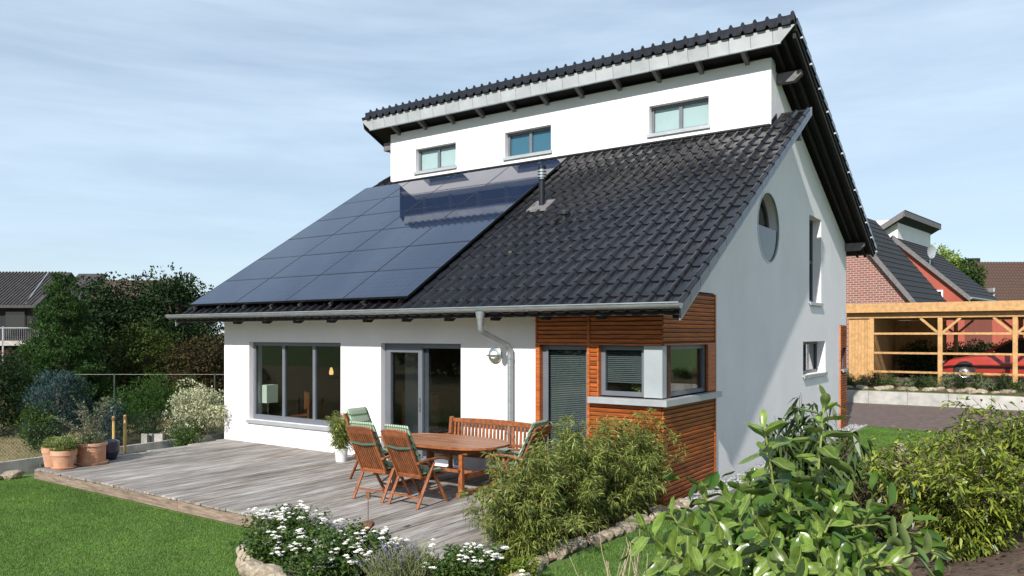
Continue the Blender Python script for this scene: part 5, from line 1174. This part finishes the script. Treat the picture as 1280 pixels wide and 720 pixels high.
MB().add([(.0, -.62, 1.475), (1.58, -.61, 1.485), (1.58, .61, 1.485), (.0, .62, 1.475), (.35, -.58, 1.52), (1.5, -.57, 1.505), (1.5, .57, 1.505), (.35, .58, 1.52)],
         [(3, 2, 1, 0), (4, 5, 6, 7), (0, 1, 5, 4), (1, 2, 6, 5), (2, 3, 7, 6), (3, 0, 4, 7)]).build('roof', M['car_red'], car)
MB().box(-2.14, -2.06, -.5, .5, .42, .5).build('grille', M['black_plastic'], car)

# planting on the bank
for k in range(22):
    x = 9.5+k*.42+rnd.uniform(-.12, .12); y = rnd.uniform(18.5, 18.95)
    sprays('bank_plant', 'narrow leaved grassy plant on the bank above the concrete wall', 'plant', (x, y, G(x, y)), 14, .25, rnd.uniform(.4, .68), .3, LM[('leucothoe', 'olive', 'dark')[k % 3]], M['green_stem'], .2, .018, per=12, twig=.1, arch=.3, r=.004, base_r=.08, t0=.1, hang=.1, sub=3, group='plants on the bank above the concrete wall')
stone_row('stone_edging', 'pale rubble stones on the bank above the concrete wall', [(9.4, 18.45), (11, 18.5), (12.5, 18.45), (14.5, 18.5)], .3, 9, .12)

# ------------------------------------------------------------------ houses behind the carport
rot7 = math.atan2(.13, .99)      # these stand turned a little from our house
def gable_house(name, label, x, y, z0, ze, slope, half, length, wallm, roofm, over=.35):
    """eave corner at the thing's origin, ridge running away (local +y), roof rising to local -x"""
    t = thing(name, label, 'house', (x, y, z0), -rot7); ze -= z0; zr = ze+slope*half
    slab([[(-2*half+over, 0), (-over, 0), (-over, ze+slope*over-.25), (-half, zr-.28), (-2*half+over, ze+slope*over-.25)]], lambda u, v, d: (u, .3+d, v), .3).build('gable_wall', M[wallm], t)
    one('side_wall', M[wallm], t, -over-.3, -over-.002, .602, length-.3, 0, ze+slope*over-.3)
    r = MB().prism([(0, ze), (-half, zr), (-half, zr-.22), (-.08, ze-.25), (0, ze-.2)], 1, 0, length).build('roof', M[roofm], t)
    MB().prism([(-half, zr), (-2*half, ze), (-2*half, ze-.22), (-half, zr-.22)], 1, 0, length).build('roof', M[roofm], t)
    MB().prism([(.02, ze-.02), (-half, zr-.0), (-half, zr-.34), (.02, ze-.34)], 1, -.05, -.004).build('verge_board', M['purlin'], t)
    MB().tube([(.07, -.05, ze-.12), (.07, length, ze-.12)], .075, 8).build('gutter', M['zinc'], t)
    nr = int(half*math.sqrt(1+slope**2)/.36); lines = MB()
    for k in range(1, nr): u = k/nr; lines.bar((-half*u, .02, ze+slope*half*u+.015), (-half*u, length-.02, ze+slope*half*u+.015), .05, .03, up=(slope, 0, 1))
    lines.build('tile_courses', M[roofm], r, kind='stuff')
    return t
M['roof_black'] = mat('black concrete roof tile', (.012, .012, .014), .75, .25, 5)
p = at(1147, 34.6); BH = gable_house('brick_house', 'red brick gabled house with a black tiled roof behind the carport', p[0], p[1], .6, zpx(379, 34.6), 1.3, 3.6, 5.9, 'brick', 'roof_black')
MB().tube([(-.9, .22, 0), (-.9, .22, 2.9)], .05, 8).build('downspout', M['zinc'], BH)
p = at(1213, 46); RH = gable_house('red_house', 'red rendered house with a black roof and white clerestory', p[0], p[1], .6, zpx(370, 46), .93, 4.3, 8.2, 'render_red', 'roof_black')
zr_ = zpx(370, 46)-.6+.93*4.3
MB().box(-6.2, -4.05, .15, 7.6, zr_-1.5, zr_+1.0).build('clerestory_wall', M['plaster'], RH)
MB().prism([(-3.45, zr_+1.45), (-7.2, zr_-.75), (-7.2, zr_-1.0), (-3.5, zr_+1.1)], 1, -.45, 8.0).build('upper_roof', M['roof_black'], RH)
MB().prism([(-3.47, zr_+1.40), (-7.2, zr_-.8), (-7.2, zr_-1.1), (-3.55, zr_+1.0)], 1, -.5, -.452).build('verge_board', M['purlin'], RH)
MB().box(-3.53, -3.46, -.45, 8.0, zr_+1.06, zr_+1.42).build('fascia', M['purlin'], RH)
w = MB().box(-2.25, -1.5, .24, .298, 3.6, 4.5).build('window', M['white_pot'], RH); MB().box(-2.15, -1.6, .232, .239, 3.7, 4.4).build('pane', M['car_glass'], w)
dsh = thing('satellite_dish', 'grey satellite dish on the black roof of the red house', 'dish', at3(1163, 329, 47.6), 1.1)
MB().tube([(0, 0, -.3), (0, 0, .7)], .03, 6).build('mast', M['zinc'], dsh); MB().lathe([(0, .1), (.2, .085), (.35, .04), (.42, .0), (.35, .03), (.2, .075), (0, .09)], (0, -.1, .7), 20, 1).build('reflector', M['zinc_panel'], dsh, smooth=True)
MB().tube([(0, -.05, .35), (0, -.5, .6)], .015, 5).build('arm', M['zinc'], dsh)
BR = local_thing('brown_roof_house', 'long house with a steep brown tiled roof and two chimneys', 'house', 1250, 75)
be, brr = zpx(380, 75)-.68, zpx(327.5, 79)-.68
MB().box(-4.6, 9, .4, 8, 0, be).build('wall', M['render_red'], BR)
rf = MB().prism([(0, be-.1), (4, brr), (8, be-.1), (8, be-.35), (4, brr-.25), (0, be-.35)], 0, -5, 10).build('roof', M['roof_brown'], BR)
b = MB()
for k in range(1, 15): u = k/15; b.bar((-5, 4*u, be-.1+(brr-be+.1)*u+.02), (10, 4*u, be-.1+(brr-be+.1)*u+.02), .06, .05)
for k in range(50): x = -5+k*.3; b.bar((x, 0.02, be-.06), (x, 3.98, brr+.03), .05, .05)
b.build('tile_courses', M['roof_brown'], rf, kind='stuff')
for x in (-1.6, .1): MB().box(x-.45, x+.45, 4.0, 4.7, brr-.6, brr+.4).build('chimney', M['dark_timber'], BR)
sk = MB().bar((-1.35, 2.9, be-.1+(brr-be+.1)*.74), (-1.35, 3.4, be-.1+(brr-be+.1)*.86), .6, .12).build('skylight', M['sill'], BR)
dm = MB().box(-2.6, -.3, .55, 2.1, be+.15, be+1.05).build('dormer', M['rust'], BR); MB().box(-2.75, -.1, .4, 2.6, be+1.05, be+1.2).build('dormer_roof', M['roof_brown'], BR); MB().box(-.3, -.15, .5, 2.1, be+.1, be+1.6).build('dormer_cheek', M['sill'], BR)
MB().prism([(2.4, be-.1), (3.1, be-.1), (3.1, be+1.6), (2.75, be+2.2)], 1, -.1, .0).build('gable_trim', M['sill'], BR)
bush('far_tree', 'light green tree top rising behind the red house roof', 'tree', bx(1180, 62), (1.6, 1.6, 8.9), LM['lime'], n=120, K=90, L=.25, Wd=.14, clump=.7, trunk_r=.2, base=.35)
bush('far_tree', 'darker tree in front of the long brown roof', 'tree', bx(1203, 60), (1.1, 1.1, 7.6), LM['green'], n=120, K=60, L=.25, Wd=.14, clump=.6, trunk_r=.2, base=.4)
for k, px_ in enumerate((1150, 1185, 1215, 1250, 1285)): bush('garden_hedge', 'green hedge behind the carport', 'hedge', bx(px_, 31+k*.3), (.9, .7, 1.3), LM['green'], n=90, K=50, L=.1, Wd=.05, clump=.35, trunk_r=.05, group='hedge plants behind the carport')
# unseen hedge added behind the camera for dark reflections in the panes
for k in range(7): bush('reflection_hedge', 'unseen tall hedge added for dark reflections in the window panes', 'hedge', (-16+k*6.4, -27-(k % 3)*1.2, -.2), (3.8, 1.8, 4.2+(k % 2)*.9), LM['dark'], n=110, K=70, L=.3, Wd=.16, clump=.9, trunk_r=.15, group='unseen hedge added for window reflections')

bp_ = thing('herb_pot', 'small green herb in a pot behind the kitchen corner window', 'plant', (10.22, .30, 1.405))
MB().lathe([(0, 0), (.05, 0), (.065, .1), (.05, .1), (0, .08)], n=14).build('pot', M['terracotta'], bp_, smooth=True)
Pq, Dq = crown_pts(np.array([(rnd.gauss(0, .06), rnd.gauss(0, .03), .15+rnd.random()*.08) for _ in range(14)]), np.full(14, .05), 26); leaves('foliage', Pq, Dq, .05, .03, LM['lime'], bp_)
one('inner_sill', M['inner'], H, 9.66, W-.32, .305, .5, 1.37, 1.40)
